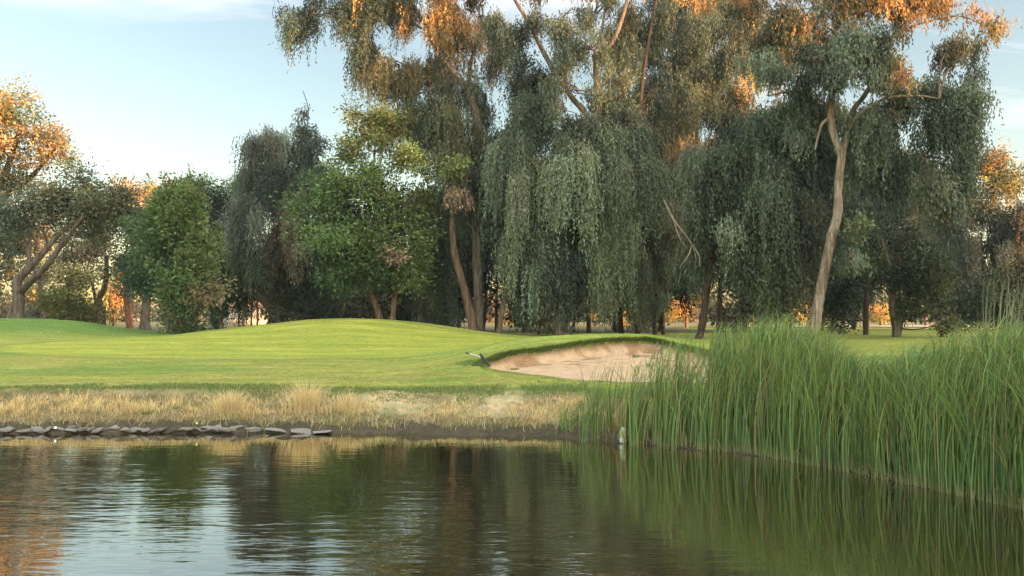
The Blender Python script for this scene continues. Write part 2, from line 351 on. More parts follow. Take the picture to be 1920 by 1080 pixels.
# bank: dark green fringe, bare dirt, straw litter, mud
fr = sstep(2.6, 2.85, Sg + 0.5 * (n_med - .5)) * (1 - sstep(3.1, 3.7, Sg + 0.7 * (n_med - .5)))
onbank = (1 - sstep(2.5, 3.0, Sg + 0.4 * (n_med - .5))) * (gy > 6)
col = lc(col, C(.095, .135, .038) * np.ones((len(gx), 1)), fr * (gy > 6))
gu = CX + gx / np.maximum(gy, 1) * F
pale = np.exp(-((gu - 735) / 55) ** 2) + np.exp(-((gu - 925) / 70) ** 2) * .8 + 0.35 * sstep(.5, .7, n_med)
bankc = lc(C(.16, .125, .075) * np.ones((len(gx), 1)), dirt * 1.25, np.clip(pale * sstep(1.2, 1.7, Sg), 0, 1))
bankc = lc(bankc, mud, 1 - sstep(.25, 1.0, Sg + .5 * (n_sm - .5)))
col = lc(col, bankc, onbank)
nearb = (1 - sstep(1.2, 3.5, gy)); col = lc(col, C(.13, .13, .06) * np.ones((len(gx), 1)), nearb)
na, nr = AA.shape
idx = np.arange(na * nr).reshape(na, nr)
i2 = np.roll(idx, -1, axis=0)
quads = np.stack([idx[:, :-1], idx[:, 1:], i2[:, 1:], i2[:, :-1]], -1).reshape(-1, 4)[:, ::-1]
fb = Bg[quads].mean(1) + 0.05 * (hash2(quads[:, 0] % 997, quads[:, 0] // 997, 3) - .5)
VV = np.stack([gx, gy, Zg], -1)
def sub_mesh(mask):
    q = quads[mask]; u, inv = np.unique(q, return_inverse=True); return u, inv.reshape(q.shape)
u_, q_ = sub_mesh(fb <= 0)
hub = len(u_)   # close the small hole under the camera
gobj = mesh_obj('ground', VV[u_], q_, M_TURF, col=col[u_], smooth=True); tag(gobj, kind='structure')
u_, q_ = sub_mesh(fb > 0)
bx, by = gx[u_], gy[u_]
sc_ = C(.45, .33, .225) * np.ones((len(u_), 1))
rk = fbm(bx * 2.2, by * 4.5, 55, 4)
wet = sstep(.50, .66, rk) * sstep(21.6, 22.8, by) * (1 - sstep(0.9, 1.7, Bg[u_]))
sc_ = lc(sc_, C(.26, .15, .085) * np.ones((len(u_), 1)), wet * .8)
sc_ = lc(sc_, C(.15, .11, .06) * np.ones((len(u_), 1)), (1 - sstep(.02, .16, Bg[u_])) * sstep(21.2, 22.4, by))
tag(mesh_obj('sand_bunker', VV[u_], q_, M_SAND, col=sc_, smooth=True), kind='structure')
# water sheet
wx = np.array([-46, 46, 46, -46.]); wy = np.array([0.6, 0.6, 17.6, 17.6])
tag(mesh_obj('water', np.stack([wx, wy, np.zeros(4)], -1), np.array([[0, 1, 2, 3]]), M_WATER), kind='structure')
# far pale path
pu = np.arange(1380, 2100, 20.); pv = []
for i, u in enumerate(pu):
    for d in (84.5, 89.5): x = X(u, d); pv.append((x, d + 0.5 * math.sin(u * .02), GZ(x, d) + 0.10))
pq = np.array([[2 * i, 2 * i + 2, 2 * i + 3, 2 * i + 1] for i in range(len(pu) - 1)])
tag(mesh_obj('path', pv, pq, mat_plain('pale_path', (.55, .5, .44), .9, .1, .1, 2)), kind='structure')

# ------------------------------------------------------------------ foliage
def unit(v): return v / np.maximum(np.linalg.norm(v, axis=-1, keepdims=True), 1e-9)
class Leaves:
    def __init__(s): s.p = []; s.d = []; s.l = []; s.w = []; s.c = []
    def add(s, p, d, l, w, c): s.p.append(p); s.d.append(unit(d)); s.l.append(l); s.w.append(w); s.c.append(c)
    def build(s, name, parent, mat=None):
        p = np.concatenate(s.p); d = np.concatenate(s.d); l = np.concatenate(s.l)[:, None]; w = np.concatenate(s.w)[:, None]; c = np.concatenate(s.c) * 1.18; lum = c @ np.array([.3, .6, .1]); c = np.clip(c * .84 + lum[:, None] * .16, .004, .9)
        n = len(p); side = unit(np.cross(d, rng.normal(size=(n, 3))))
        V = np.stack([p, p + d * l * .45 + side * w * .5, p + d * l, p + d * l * .45 - side * w * .5], 1).reshape(-1, 3)
        V[:, 2] = np.maximum(V[:, 2], 0.05)
        return mesh_obj(name, V, np.arange(n * 4).reshape(-1, 4), mat or M_LEAF, parent, np.repeat(c, 4, 0))
NLEAF = 0
def ell(n, c, r, shell=.55):
    q = unit(rng.normal(size=(n, 3))) * (rng.uniform(shell ** 3, 1, size=(n, 1)) ** (1 / 3)); return c + q * r
def vary(base, n, amp=.25, alt=None, pa=0.0):
    c = np.array(base)[None, :] * rng.uniform(1 - amp, 1 + amp, (n, 1)) * rng.uniform(.92, 1.08, (n, 3))
    if alt is not None and pa > 0:
        m = rng.random(n) < pa; c[m] = np.array(alt) * rng.uniform(.7, 1.2, (m.sum(), 1))
    return c
def clustered(nc, c, r, shell, per=6, sd=.75):
    """points gathered in boughs, so that the lobe has gaps and light and dark masses"""
    ns = max(3, nc // per); sup = ell(ns, c, r * .88, shell); sid = rng.integers(0, ns, nc)
    q = sup[sid] + rng.normal(size=(nc, 3)) * sd * np.minimum(r / 2.2, 1.) * np.array([.8, .8, .65])
    return q, sid, rng.uniform(.5, 1.55, ns)
def clump_lobe(LV, c, r, base, dens=1., leaf=.225, alt=None, pa=.05, size=.75, up=0., shell=.45):
    """rounded clumps of broad leaves"""
    area = math.pi * r[0] * r[2]; nc = max(8, int(area * 3.1 * dens / size ** 1.6)); cc, sid_, sv_ = clustered(nc, c, r, shell, 7, .68 * size / .75)
    ccol = vary(base, nc, .22, alt, pa) * sv_[sid_][:, None]; k = int(78 * size * size / (leaf / .26) ** 1.3)
    cid = np.repeat(np.arange(nc), k); off = rng.normal(size=(nc * k, 3)) * np.array([.62, .62, .48]) * size * rng.uniform(.6, 1.25, nc)[cid][:, None]
    p = cc[cid] + off; d = unit(off) * .8 + unit(p - c) * .5 + rng.normal(size=p.shape) * .6 + np.array([0, 0, -.3 + up])
    LV.add(p, d, rng.uniform(.7, 1.3, len(p)) * leaf, rng.uniform(.45, .7, len(p)) * leaf, ccol[cid] * rng.uniform(.75, 1.3, (len(p), 1)))
    return cc
def weep_lobe(LV, c, r, base, dens=1., L0=1.5, L1=4., alt=None, pa=.05, leaf=.225, nb=None, zmin=1.2, wid=.34, ns=19, spread=.27, out_=.25):
    """bundles of hanging strands"""
    area = math.pi * r[0] * r[2]; nb = nb or max(6, int(area * 3.7 * dens)); top, sid_, sv_ = clustered(nb, c, r * np.array([1.18, 1.1, 1.05]), .2, 8, .50)
    ccol = vary(base, nb, .34, alt, pa) * sv_[sid_][:, None]; Lb = rng.uniform(L0, L1, len(sv_))[sid_] * rng.uniform(.75, 1.2, nb)
    Lb = np.minimum(Lb, np.maximum(top[:, 2] - zmin, .5))
    sid = np.repeat(np.arange(nb), ns); S = len(sid)
    s0 = top[sid] + rng.normal(size=(S, 3)) * np.array([spread, spread, .25]); Ls = Lb[sid] * np.where(rng.random(S) < .12, rng.uniform(1.0, 1.4, S), rng.uniform(.25, 1.05, S)); Ls = np.minimum(Ls, np.maximum(s0[:, 2] - zmin * .8, .4))
    dirn = unit(top[sid] - c) * out_ + rng.normal(size=(S, 3)) * .10; dirn[:, 2] = 0
    step = leaf * .52; k = np.maximum((Ls / step).astype(int), 2); lid = np.repeat(np.arange(S), k)
    j = np.concatenate([np.arange(q) for q in k]); t = j * step; tt = t / Ls[lid]
    p = s0[lid] + dirn[lid] * (np.sqrt(tt) * .9 * np.minimum(Ls[lid], 2))[:, None]; p[:, 2] -= t
    p += rng.normal(size=p.shape) * .045; p[:, 0] += .05 * np.sin(t * 1.7 + lid)
    d = rng.normal(size=p.shape) * .42 + np.array([0, 0, -1.]) + dirn[lid] * .3
    LV.add(p, d, rng.uniform(.6, 1.25, len(p)) * leaf, rng.uniform(.7, 1.3, len(p)) * leaf * wid, ccol[sid][lid] * rng.uniform(.72, 1.3, (len(p), 1)))
    return top
def plume_lobe(LV, c, r, base, dens=1., n=60, alt=None, pa=.05, leaf=.28):
    """upright leafy shoots"""
    b = ell(n, c, r * .85, .2); H = rng.uniform(1.0, 2.6, n); ccol = vary(base, n, .28, alt, pa)
    d0 = unit((b - c) * np.array([.5, .5, .1]) + np.array([0, 0, 1.6]) + rng.normal(size=(n, 3)) * .15)
    k = 75; sid = np.repeat(np.arange(n), k); t = rng.random(n * k); q = rng.normal(size=(n * k, 3)) * (.33 * (1.05 - t))[:, None]
    p = b[sid] + d0[sid] * (H[sid] * t)[:, None] + q
    d = unit(q) + d0[sid] * .5 + np.array([0, 0, -.35]) + rng.normal(size=q.shape) * .4
    LV.add(p, d, rng.uniform(.7, 1.3, len(p)) * leaf, rng.uniform(.3, .5, len(p)) * leaf, ccol[sid] * rng.uniform(.75, 1.3, (len(p), 1)))
    return b
class Tubes:
    def __init__(s): s.V = []; s.F = []; s.C = []; s.n = 0
    def add(s, pts, rad, col, sides=8, rough=.06, sub=4):
        pts = np.asarray(pts, float); rad = np.asarray(rad, float)
        if len(pts) > 2 and sub > 1:
            pp = np.vstack([2 * pts[0] - pts[1], pts, 2 * pts[-1] - pts[-2]]); o = []; rr = []
            for i in range(1, len(pp) - 2):
                for j in range(sub):
                    t = j / sub; a, b, c, d = pp[i - 1], pp[i], pp[i + 1], pp[i + 2]
                    o.append(.5 * (2 * b + (c - a) * t + (2 * a - 5 * b + 4 * c - d) * t * t + (3 * b - a - 3 * c + d) * t ** 3)); rr.append(rad[i - 1] * (1 - t) + rad[i] * t)
            o.append(pts[-1]); rr.append(rad[-1]); pts = np.array(o); rad = np.array(rr)
        m = len(pts); tg = unit(np.gradient(pts, axis=0)); ref = np.array([1., 0, 0]) if abs(tg[0][2]) > .5 else np.array([0, 0, 1.])
        a = unit(np.cross(tg, ref)); b = np.cross(tg, a); th = np.linspace(0, 2 * np.pi, sides, endpoint=False)
        lump = 1 + rough * rng.normal(size=(m, 1)) * .5 + rough * np.sin(th * 3 + 1.3)[None] + rough * rng.normal(size=(m, sides)) * .6
        V = pts[:, None] + (a[:, None] * np.cos(th)[None, :, None] + b[:, None] * np.sin(th)[None, :, None]) * (rad[:, None] * lump)[..., None]
        i = np.arange(m * sides).reshape(m, sides) + s.n; j = np.roll(i, -1, 1)
        s.F.append(np.stack([i[:-1], j[:-1], j[1:], i[1:]], -1).reshape(-1, 4)); s.V.append(V.reshape(-1, 3))
        s.C.append(np.tile(np.array(col)[None], (m * sides, 1)) * rng.uniform(.92, 1.08)); s.n += m * sides
    def build(s, name, parent, mat=None): return mesh_obj(name, np.concatenate(s.V), np.concatenate(s.F), mat or M_BARK, parent, np.concatenate(s.C), smooth=True)

BR_GREY = (.17, .145, .125); BR_DARK = (.065, .050, .042); BR_RED = (.15, .105, .08); BR_PALE = (.26, .215, .18)
def tree(name, label, cat, u, d, trunks, lobes, bark=BR_GREY, group=None, twig=10, limbs=True):
    """trunks: [[(u, v, dd, r_px), ...], ...]; lobes: [(style, u, v, ru, rv, dd, dict), ...]; pixels of the photograph at distance d (+dd)"""
    x = X(u, d); z = GZ(x, d); root = empty(name, (x, d, z)); tag(root, label, cat, group)
    T = Tubes(); sk = []
    for tr in trunks:
        pts = []; rad = []
        for i, (tu, tv, dd, r) in enumerate(tr):
            p = P(tu, tv, d + dd)
            if i == 0 and r > 0: p[2] = min(p[2], GZ(p[0], p[1]) - .15) if tv > 560 else p[2]
            pts.append(p); rad.append(abs(r) * MP(d))
        T.add(pts, rad, bark, 12 if rad[0] > .12 else 7, .07, 5); sk += pts
        for a, b in zip(pts[:-1], pts[1:]): sk.append((a + b) / 2)
    sk = np.array(sk) if sk else np.array([[x, d, z]])
    LV = Leaves()
    for (st, lu, lv, ru, rv, dd, kw) in lobes:
        m = MP(d + dd); c = P(lu, lv, d + dd); kw = dict(kw); ry = kw.pop('ry', .75); r = np.array([ru * m, max(ru * m * ry, .8), rv * m]); 
        if lv < 330 and u > 600: kw['dens'] = kw.get('dens', 1.) * 1.35 + .25
        cc = {'c': clump_lobe, 'w': weep_lobe, 'p': plume_lobe}[st](LV, c, r, **kw)
        if limbs and len(T.V):
            low = sk[sk[:, 2] < c[2] - .2 * r[2]] if (sk[:, 2] < c[2] - .2 * r[2]).any() else sk
            a = low[np.argmin(((low - c) ** 2).sum(1) - 1.2 * low[:, 2])]
            dist = np.linalg.norm(c - a)
            if dist > .6 and not (st == 'w' and c[2] - a[2] < .55 * dist):
                mid = (a + c) / 2 + np.array([rng.normal() * .12, rng.normal() * .1, -.10 if st != 'w' else .12]) * dist; r0 = min(.035 + .009 * dist, .15)
                T.add([a, mid, c], [r0, r0 * .6, r0 * .3], np.array(bark) * .7, 7, .05, 4)
            for q in cc[rng.permutation(len(cc))[:twig]]:
                mid = (c + q) / 2 + rng.normal(size=3) * .12 * np.linalg.norm(q - c)
                T.add([c + rng.normal(size=3) * .15, mid, q], [.04, .022, .01], np.array(bark) * .7, 4, .0, 3)
    if len(T.V): T.build('trunk', root)
    if LV.p: LV.build('crown', root)
    return root

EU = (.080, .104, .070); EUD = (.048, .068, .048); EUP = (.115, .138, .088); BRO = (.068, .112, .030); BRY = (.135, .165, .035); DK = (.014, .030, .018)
TEAL = (.030, .065, .035); OLV = (.080, .088, .052); GREY = (.095, .108, .092); YEL = (.30, .24, .045); BRN = (.145, .110, .055); SUN_ORG = (.42, .215, .06); DEAD = (.22, .15, .10)  # the orange is low sunlight put into the leaf colour

# ---- left side
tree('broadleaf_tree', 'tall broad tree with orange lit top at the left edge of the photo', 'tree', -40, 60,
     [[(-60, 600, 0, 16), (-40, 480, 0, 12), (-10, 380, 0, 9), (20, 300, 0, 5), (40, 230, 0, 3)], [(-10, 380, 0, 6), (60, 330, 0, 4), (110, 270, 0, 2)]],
     [('c', 20, 205, 62, 50, 0, dict(base=BRY, dens=1.1, alt=SUN_ORG, pa=.45)), ('c', -40, 260, 80, 80, 0, dict(base=OLV, dens=1.1, alt=SUN_ORG, pa=.2)), ('c', 55, 280, 55, 42, -1, dict(base=OLV, alt=SUN_ORG, pa=.5)),
      ('c', 105, 275, 36, 32, 0, dict(base=BRY, dens=.75, alt=SUN_ORG, pa=.6)), ('c', 15, 335, 60, 40, -2, dict(base=OLV, alt=YEL, pa=.3)), ('c', 60, 400, 50, 45, -1, dict(base=GREY, alt=SUN_ORG, pa=.3, dens=.8)),
      ('c', -60, 400, 80, 80, 0, dict(base=GREY)), ('c', 10, 480, 50, 60, 0, dict(base=GREY, alt=SUN_ORG, pa=.3, dens=.8)), ('c', -60, 540, 70, 60, 0, dict(base=EUD, dens=.8))], BR_DARK)
tree('leaning_tree', 'low olive tree whose forked trunk leans right on the left mound', 'tree', 32, 56,
     [[(28, 605, 0, 13), (36, 560, 0, 10.5), (33, 530, 0, 8.5), (52, 505, 0, 6.5), (85, 470, 0, 5.5), (110, 440, 0, 4), (150, 410, 0, 3), (190, 385, 0, 2)],
      [(36, 550, 0, 7), (60, 525, -1, 6), (90, 495, -1, 5.5), (118, 455, -1, 4.5), (160, 400, -1, 2.5)], [(52, 505, 0, 4), (56, 460, .5, 3.5), (54, 420, .5, 3), (40, 380, .5, 2)], [(95, 470, 0, 3), (80, 430, 0, 2)]],
     [('c', 60, 385, 62, 42, 0, dict(base=EUD, dens=.9)), ('c', 125, 372, 60, 42, 0, dict(base=OLV, dens=1.15, alt=BRN, pa=.06)), ('c', 185, 372, 58, 42, 0, dict(base=(.06, .07, .035), dens=1.2)), ('c', 240, 395, 40, 38, 1, dict(base=OLV, dens=.9)),
      ('c', 150, 335, 30, 16, 0, dict(base=EUD, dens=.7)), ('c', 205, 430, 60, 42, 1, dict(base=OLV, dens=1.1, alt=BRN, pa=.12)), ('c', 20, 430, 50, 50, 1, dict(base=EUD, dens=.8)), ('c', 150, 440, 40, 26, 1.5, dict(base=OLV, dens=.6))], (.10, .085, .08))
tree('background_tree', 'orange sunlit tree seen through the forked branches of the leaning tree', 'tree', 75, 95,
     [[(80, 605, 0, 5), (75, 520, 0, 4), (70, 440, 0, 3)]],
     [('c', 70, 440, 40, 50, 0, dict(base=BRN, alt=SUN_ORG, pa=.6, size=.9)), ('c', 20, 480, 40, 50, 0, dict(base=BRN, alt=YEL, pa=.3, size=.9, dens=.6)), ('c', 100, 500, 40, 40, 0, dict(base=OLV, alt=YEL, pa=.4, size=.9, dens=.8))], BR_RED, 'sunlit trees far behind the grove')
tree('bushy_tree', 'olive and yellow bushy shrub between leaning trunk and thin dark trunk', 'shrub', 130, 62,
     [[(128, 610, 0, 4), (125, 575, 0, 3), (130, 540, 0, 2)]],
     [('c', 105, 575, 42, 36, 0, dict(base=BRY, alt=YEL, pa=.2, dens=1.2)), ('c', 150, 570, 45, 40, 0, dict(base=(.09, .10, .03), alt=YEL, pa=.1, dens=1.2)), ('c', 125, 535, 35, 28, 0, dict(base=OLV, alt=YEL, pa=.3)), ('c', 70, 590, 24, 22, 0, dict(base=GREY))], BR_DARK)
tree('slender_tree', 'thin dark crooked tree with sparse pinkish brown crown left of the green plume tree', 'tree', 192, 70,
     [[(195, 613, 0, 5.5), (193, 585, 0, 5), (187, 562, 0, 5), (196, 540, 0, 5), (200, 510, 0, 4.5), (200, 480, 0, 3)], [(187, 562, 0, 3), (175, 540, 0, 2.5), (168, 525, 0, 1.5)]],
     [('c', 160, 480, 34, 34, 0, dict(base=DEAD, alt=OLV, pa=.35, dens=.9)), ('c', 195, 460, 34, 34, 0, dict(base=OLV, alt=DEAD, pa=.3)), ('c', 130, 460, 28, 28, 0, dict(base=OLV)), ('c', 205, 515, 22, 22, 0, dict(base=OLV, alt=YEL, pa=.3, dens=.7)), ('c', 150, 515, 30, 22, 0, dict(base=OLV, dens=.7))], BR_DARK)
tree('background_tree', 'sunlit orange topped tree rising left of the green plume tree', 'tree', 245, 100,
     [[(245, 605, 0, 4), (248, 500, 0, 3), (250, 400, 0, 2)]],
     [('c', 242, 362, 32, 30, 0, dict(base=OLV, alt=SUN_ORG, pa=.4, size=.9)), ('c', 272, 385, 26, 40, 0, dict(base=BRN, alt=SUN_ORG, pa=.5, size=.9)), ('c', 255, 430, 40, 40, 0, dict(base=OLV, alt=YEL, pa=.3, size=.9)), ('c', 290, 360, 12, 12, 0, dict(base=YEL, size=.6))], BR_RED, 'sunlit trees far behind the grove')
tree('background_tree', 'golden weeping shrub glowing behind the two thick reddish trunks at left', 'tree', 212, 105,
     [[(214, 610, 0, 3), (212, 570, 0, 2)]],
     [('w', 210, 545, 26, 38, 0, dict(base=YEL, L0=1.5, L1=4, alt=SUN_ORG, pa=.3, leaf=.4, wid=.35, dens=.9, zmin=1.2)), ('c', 150, 585, 30, 22, 0, dict(base=YEL, dens=.7, size=.9)), ('w', 222, 520, 16, 30, 0, dict(base=SUN_ORG, L0=1.5, L1=4, leaf=.4, wid=.35))], BR_RED, 'sunlit trees far behind the grove')
tree('thick_trunk_tree', 'thick flared trunk standing directly left of the green plume tree', 'tree', 272, 62,
     [[(272, 632, 0, 13), (272, 606, 0, 9), (274, 580, 0, 7.5), (276, 540, 0, 7), (280, 480, 0, 5)]],
     [('c', 272, 500, 38, 48, 0, dict(base=TEAL, dens=1.1)), ('c', 285, 440, 34, 40, 0, dict(base=BRO, dens=1.)), ('c', 262, 550, 22, 30, 0, dict(base=TEAL, dens=.9))], (.13, .105, .095))
tree('thick_trunk_tree', 'reddish sunlit trunk standing just behind the thick flared trunk', 'tree', 240, 78,
     [[(245, 613, 0, 7), (240, 590, 0, 5.5), (238, 560, 0, 5), (240, 500, 0, 4)]],
     [('c', 245, 520, 24, 36, 0, dict(base=TEAL)), ('c', 250, 470, 30, 35, 0, dict(base=EUD))], (.22, .10, .06))
tree('plume_tree', 'bright green tree of upright leafy plumes reaching down to the lawn at left', 'tree', 335, 49,
     [[(330, 630, 0, 5), (332, 580, 0, 4.5), (335, 520, 0, 4), (335, 440, 0, 2.5)], [(345, 628, .5, 4), (350, 560, .5, 3), (365, 500, .5, 2)], [(320, 620, 0, 4), (300, 560, 0, 3), (285, 500, 0, 2)]],
     [('c', 330, 470, 52, 75, .8, dict(base=TEAL, dens=1.1)), ('p', 335, 440, 42, 55, -.6, dict(base=BRO, n=75)), ('p', 378, 500, 30, 50, -.6, dict(base=(.085, .12, .035), n=45)), ('p', 285, 480, 34, 60, -.3, dict(base=(.045, .09, .03), n=60)),
      ('p', 318, 405, 24, 30, -.3, dict(base=(.08, .12, .03), n=30)), ('p', 352, 412, 22, 28, -.3, dict(base=(.08, .12, .03), n=26)), ('c', 285, 530, 42, 45, 0, dict(base=TEAL, dens=1.2)), ('c', 345, 545, 55, 40, 0, dict(base=TEAL, dens=1.2)),
      ('p', 345, 560, 50, 40, -1, dict(base=BRO, n=60, alt=DEAD, pa=.02)), ('c', 390, 540, 26, 26, -1, dict(base=(.11, .10, .04), alt=DEAD, pa=.3, dens=.9)), ('c', 345, 602, 42, 24, -.5, dict(base=(.05, .095, .025), dens=1.3)), ('c', 318, 340, 5, 14, -.3, dict(base=OLV, dens=2, size=.3, leaf=.2))], BR_RED)
tree('evergreen_tree', 'dark dense evergreen behind the plume tree', 'tree', 405, 74,
     [[(405, 615, 0, 6), (405, 500, 0, 5), (405, 400, 0, 3)]],
     [('c', 385, 370, 42, 30, 0, dict(base=(.03, .065, .025), dens=1.2, size=.8)), ('c', 425, 372, 40, 34, 0, dict(base=(.025, .055, .022), dens=1.3)), ('c', 405, 430, 62, 60, 0, dict(base=DK, dens=1.2)), ('c', 415, 510, 60, 60, 0, dict(base=DK, dens=1.2))], BR_DARK)
tree('willow_tree', 'dark teal weeping willow with thin hanging strands left of the slanting black trunk', 'tree', 440, 60,
     [[(415, 625, 0, 5), (415, 570, 0, 4), (425, 500, 0, 3)], [(456, 620, 0, 2.6), (457, 580, 0, 2.2), (455, 520, 0, 2)], [(470, 618, 0, 2), (472, 580, 0, 1.8), (470, 520, 0, 1.5)], [(482, 617, 0, 2), (483, 580, 0, 1.8), (480, 520, 0, 1.5)]],
     [('w', 435, 470, 42, 50, 0, dict(base=TEAL, L0=3, L1=5.6, dens=1.6, spread=.16, out_=.08, zmin=1.5)), ('w', 412, 525, 20, 20, 0, dict(base=TEAL, L0=2, L1=4, dens=2.5, spread=.14, out_=.05, zmin=.9)), ('c', 440, 450, 44, 40, 1, dict(base=DK)), ('w', 470, 520, 26, 20, 1, dict(base=TEAL, L0=1, L1=2.2, dens=1.5, spread=.1, out_=.05, zmin=2))], BR_RED)
tree('pepper_tree', 'grey weeping tree with a black trunk slanting left behind the putting green', 'tree', 535, 58,
     [[(540, 612, 0, 14), (520, 590, 0, 11), (495, 562, 0, 9), (475, 545, 0, 8), (462, 525, 0, 7), (458, 480, 0, 5), (470, 400, 0, 4)], [(505, 570, 0, 7), (520, 552, .5, 7), (540, 530, .5, 6), (550, 470, .5, 5), (545, 380, .5, 4), (540, 300, .5, 3), (570, 240, .5, 1.5)],
      [(545, 300, 0, 2.5), (590, 262, 0, 1.6), (625, 275, 0, .8)], [(575, 250, 0, 1.2), (578, 205, 0, .8), (568, 170, 0, .5)]],
     [('w', 500, 285, 48, 42, 0, dict(base=GREY, L0=1, L1=2.6, dens=1.5, alt=DEAD, pa=.06)), ('w', 560, 270, 50, 36, 0, dict(base=EUD, L0=1, L1=2.4, dens=1.5)), ('w', 540, 340, 85, 55, 0, dict(base=EUD, L0=1.5, L1=3.5, dens=1.6)), ('w', 600, 330, 40, 50, 0, dict(base=EUD, L0=1, L1=3)),
      ('w', 490, 400, 45, 65, -1, dict(base=GREY, L0=1.5, L1=3.4, dens=1.4)), ('w', 545, 430, 45, 60, -1.5, dict(base=(.13, .095, .07), L0=1.5, L1=3.5, alt=(.24, .18, .14), pa=.3, dens=1.5)), ('w', 480, 480, 42, 42, -.5, dict(base=(.06, .085, .05), L0=1, L1=2.4, dens=1.4)),
      ('c', 545, 500, 75, 60, 1, dict(base=(.04, .045, .028), dens=1.3)), ('c', 590, 545, 50, 50, 1, dict(base=(.03, .04, .022), dens=1.3)), ('c', 565, 585, 45, 22, -.5, dict(base=(.04, .055, .025), dens=1.3)), ('w', 600, 450, 40, 80, 0, dict(base=EUD, L0=1.5, L1=3, dens=1.4)),
      ('w', 575, 215, 9, 25, 0, dict(base=GREY, L0=.3, L1=.8, dens=1.2)), ('w', 500, 250, 35, 12, 0, dict(base=GREY, L0=.3, L1=.9, dens=1.3)), ('c', 505, 500, 30, 45, .5, dict(base=(.045, .06, .035), dens=1.3))], BR_DARK)
tree('background_tree', 'small golden sunlit bushes seen under the broad green tree', 'tree', 640, 82,
     [[(640, 606, 0, 2.5), (642, 580, 0, 2)]],
     [('c', 638, 575, 26, 24, 0, dict(base=YEL, alt=SUN_ORG, pa=.2, size=.7)), ('c', 600, 590, 20, 14, 0, dict(base=YEL, size=.7, dens=.8)), ('c', 520, 585, 20, 16, 3, dict(base=DEAD, alt=(.5, .4, .35), pa=.5, size=.7, dens=.6))], BR_RED, 'sunlit trees far behind the grove')
tree('broadleaf_tree', 'broad leafy green tree with yellowish top behind the putting green', 'tree', 715, 51,
     [[(735, 612, 0, 6), (738, 580, 0, 5), (742, 545, 0, 4.5), (748, 500, 0, 3.5), (735, 420, 0, 3)], [(712, 612, 0, 6), (706, 575, 0, 5), (690, 530, 0, 4), (675, 450, 0, 3)], [(720, 610, 0, 4), (704, 560, .5, 3.5), (690, 480, .5, 2.5), (700, 330, .5, 2), (705, 240, .5, 1)]],
     [('c', 610, 400, 58, 62, -.3, dict(base=(.062, .11, .030), dens=1.35)), ('c', 605, 365, 45, 35, -.5, dict(base=(.06, .115, .03), dens=1.2)), ('c', 690, 345, 55, 50, -.6, dict(base=(.085, .135, .03), dens=1.3)), ('c', 760, 380, 55, 60, -.3, dict(base=(.10, .135, .03), alt=YEL, pa=.08, dens=1.25)),
      ('c', 650, 465, 75, 55, -1.2, dict(base=(.055, .10, .030), dens=1.4)), ('c', 735, 450, 70, 60, -1.0, dict(base=(.085, .125, .03), dens=1.35, alt=DEAD, pa=.02)), ('c', 675, 520, 70, 38, -1, dict(base=(.05, .10, .028), dens=1.3)), ('c', 760, 500, 50, 40, -1, dict(base=(.10, .13, .03), dens=1.2)),
      ('c', 700, 420, 80, 80, 1.0, dict(base=DK, dens=1.2)), ('c', 672, 215, 32, 20, 0, dict(base=BRY, alt=YEL, pa=.4, dens=.85, size=.55)), ('c', 735, 235, 42, 28, 0, dict(base=BRY, alt=YEL, pa=.35, dens=.8, size=.6)), ('c', 680, 270, 45, 30, 0, dict(base=(.10, .12, .03), alt=YEL, pa=.2, dens=.8, size=.6)),
      ('c', 770, 300, 45, 28, 0, dict(base=BRY, alt=YEL, pa=.2, dens=.8, size=.6)), ('c', 640, 290, 30, 25, 0, dict(base=(.08, .11, .03), dens=.7, size=.6)), ('c', 800, 330, 25, 25, 0, dict(base=BRY, dens=.7, size=.6)), ('c', 738, 478, 13, 9, -3, dict(base=(.26, .17, .12), dens=2, size=.45))], BR_RED)

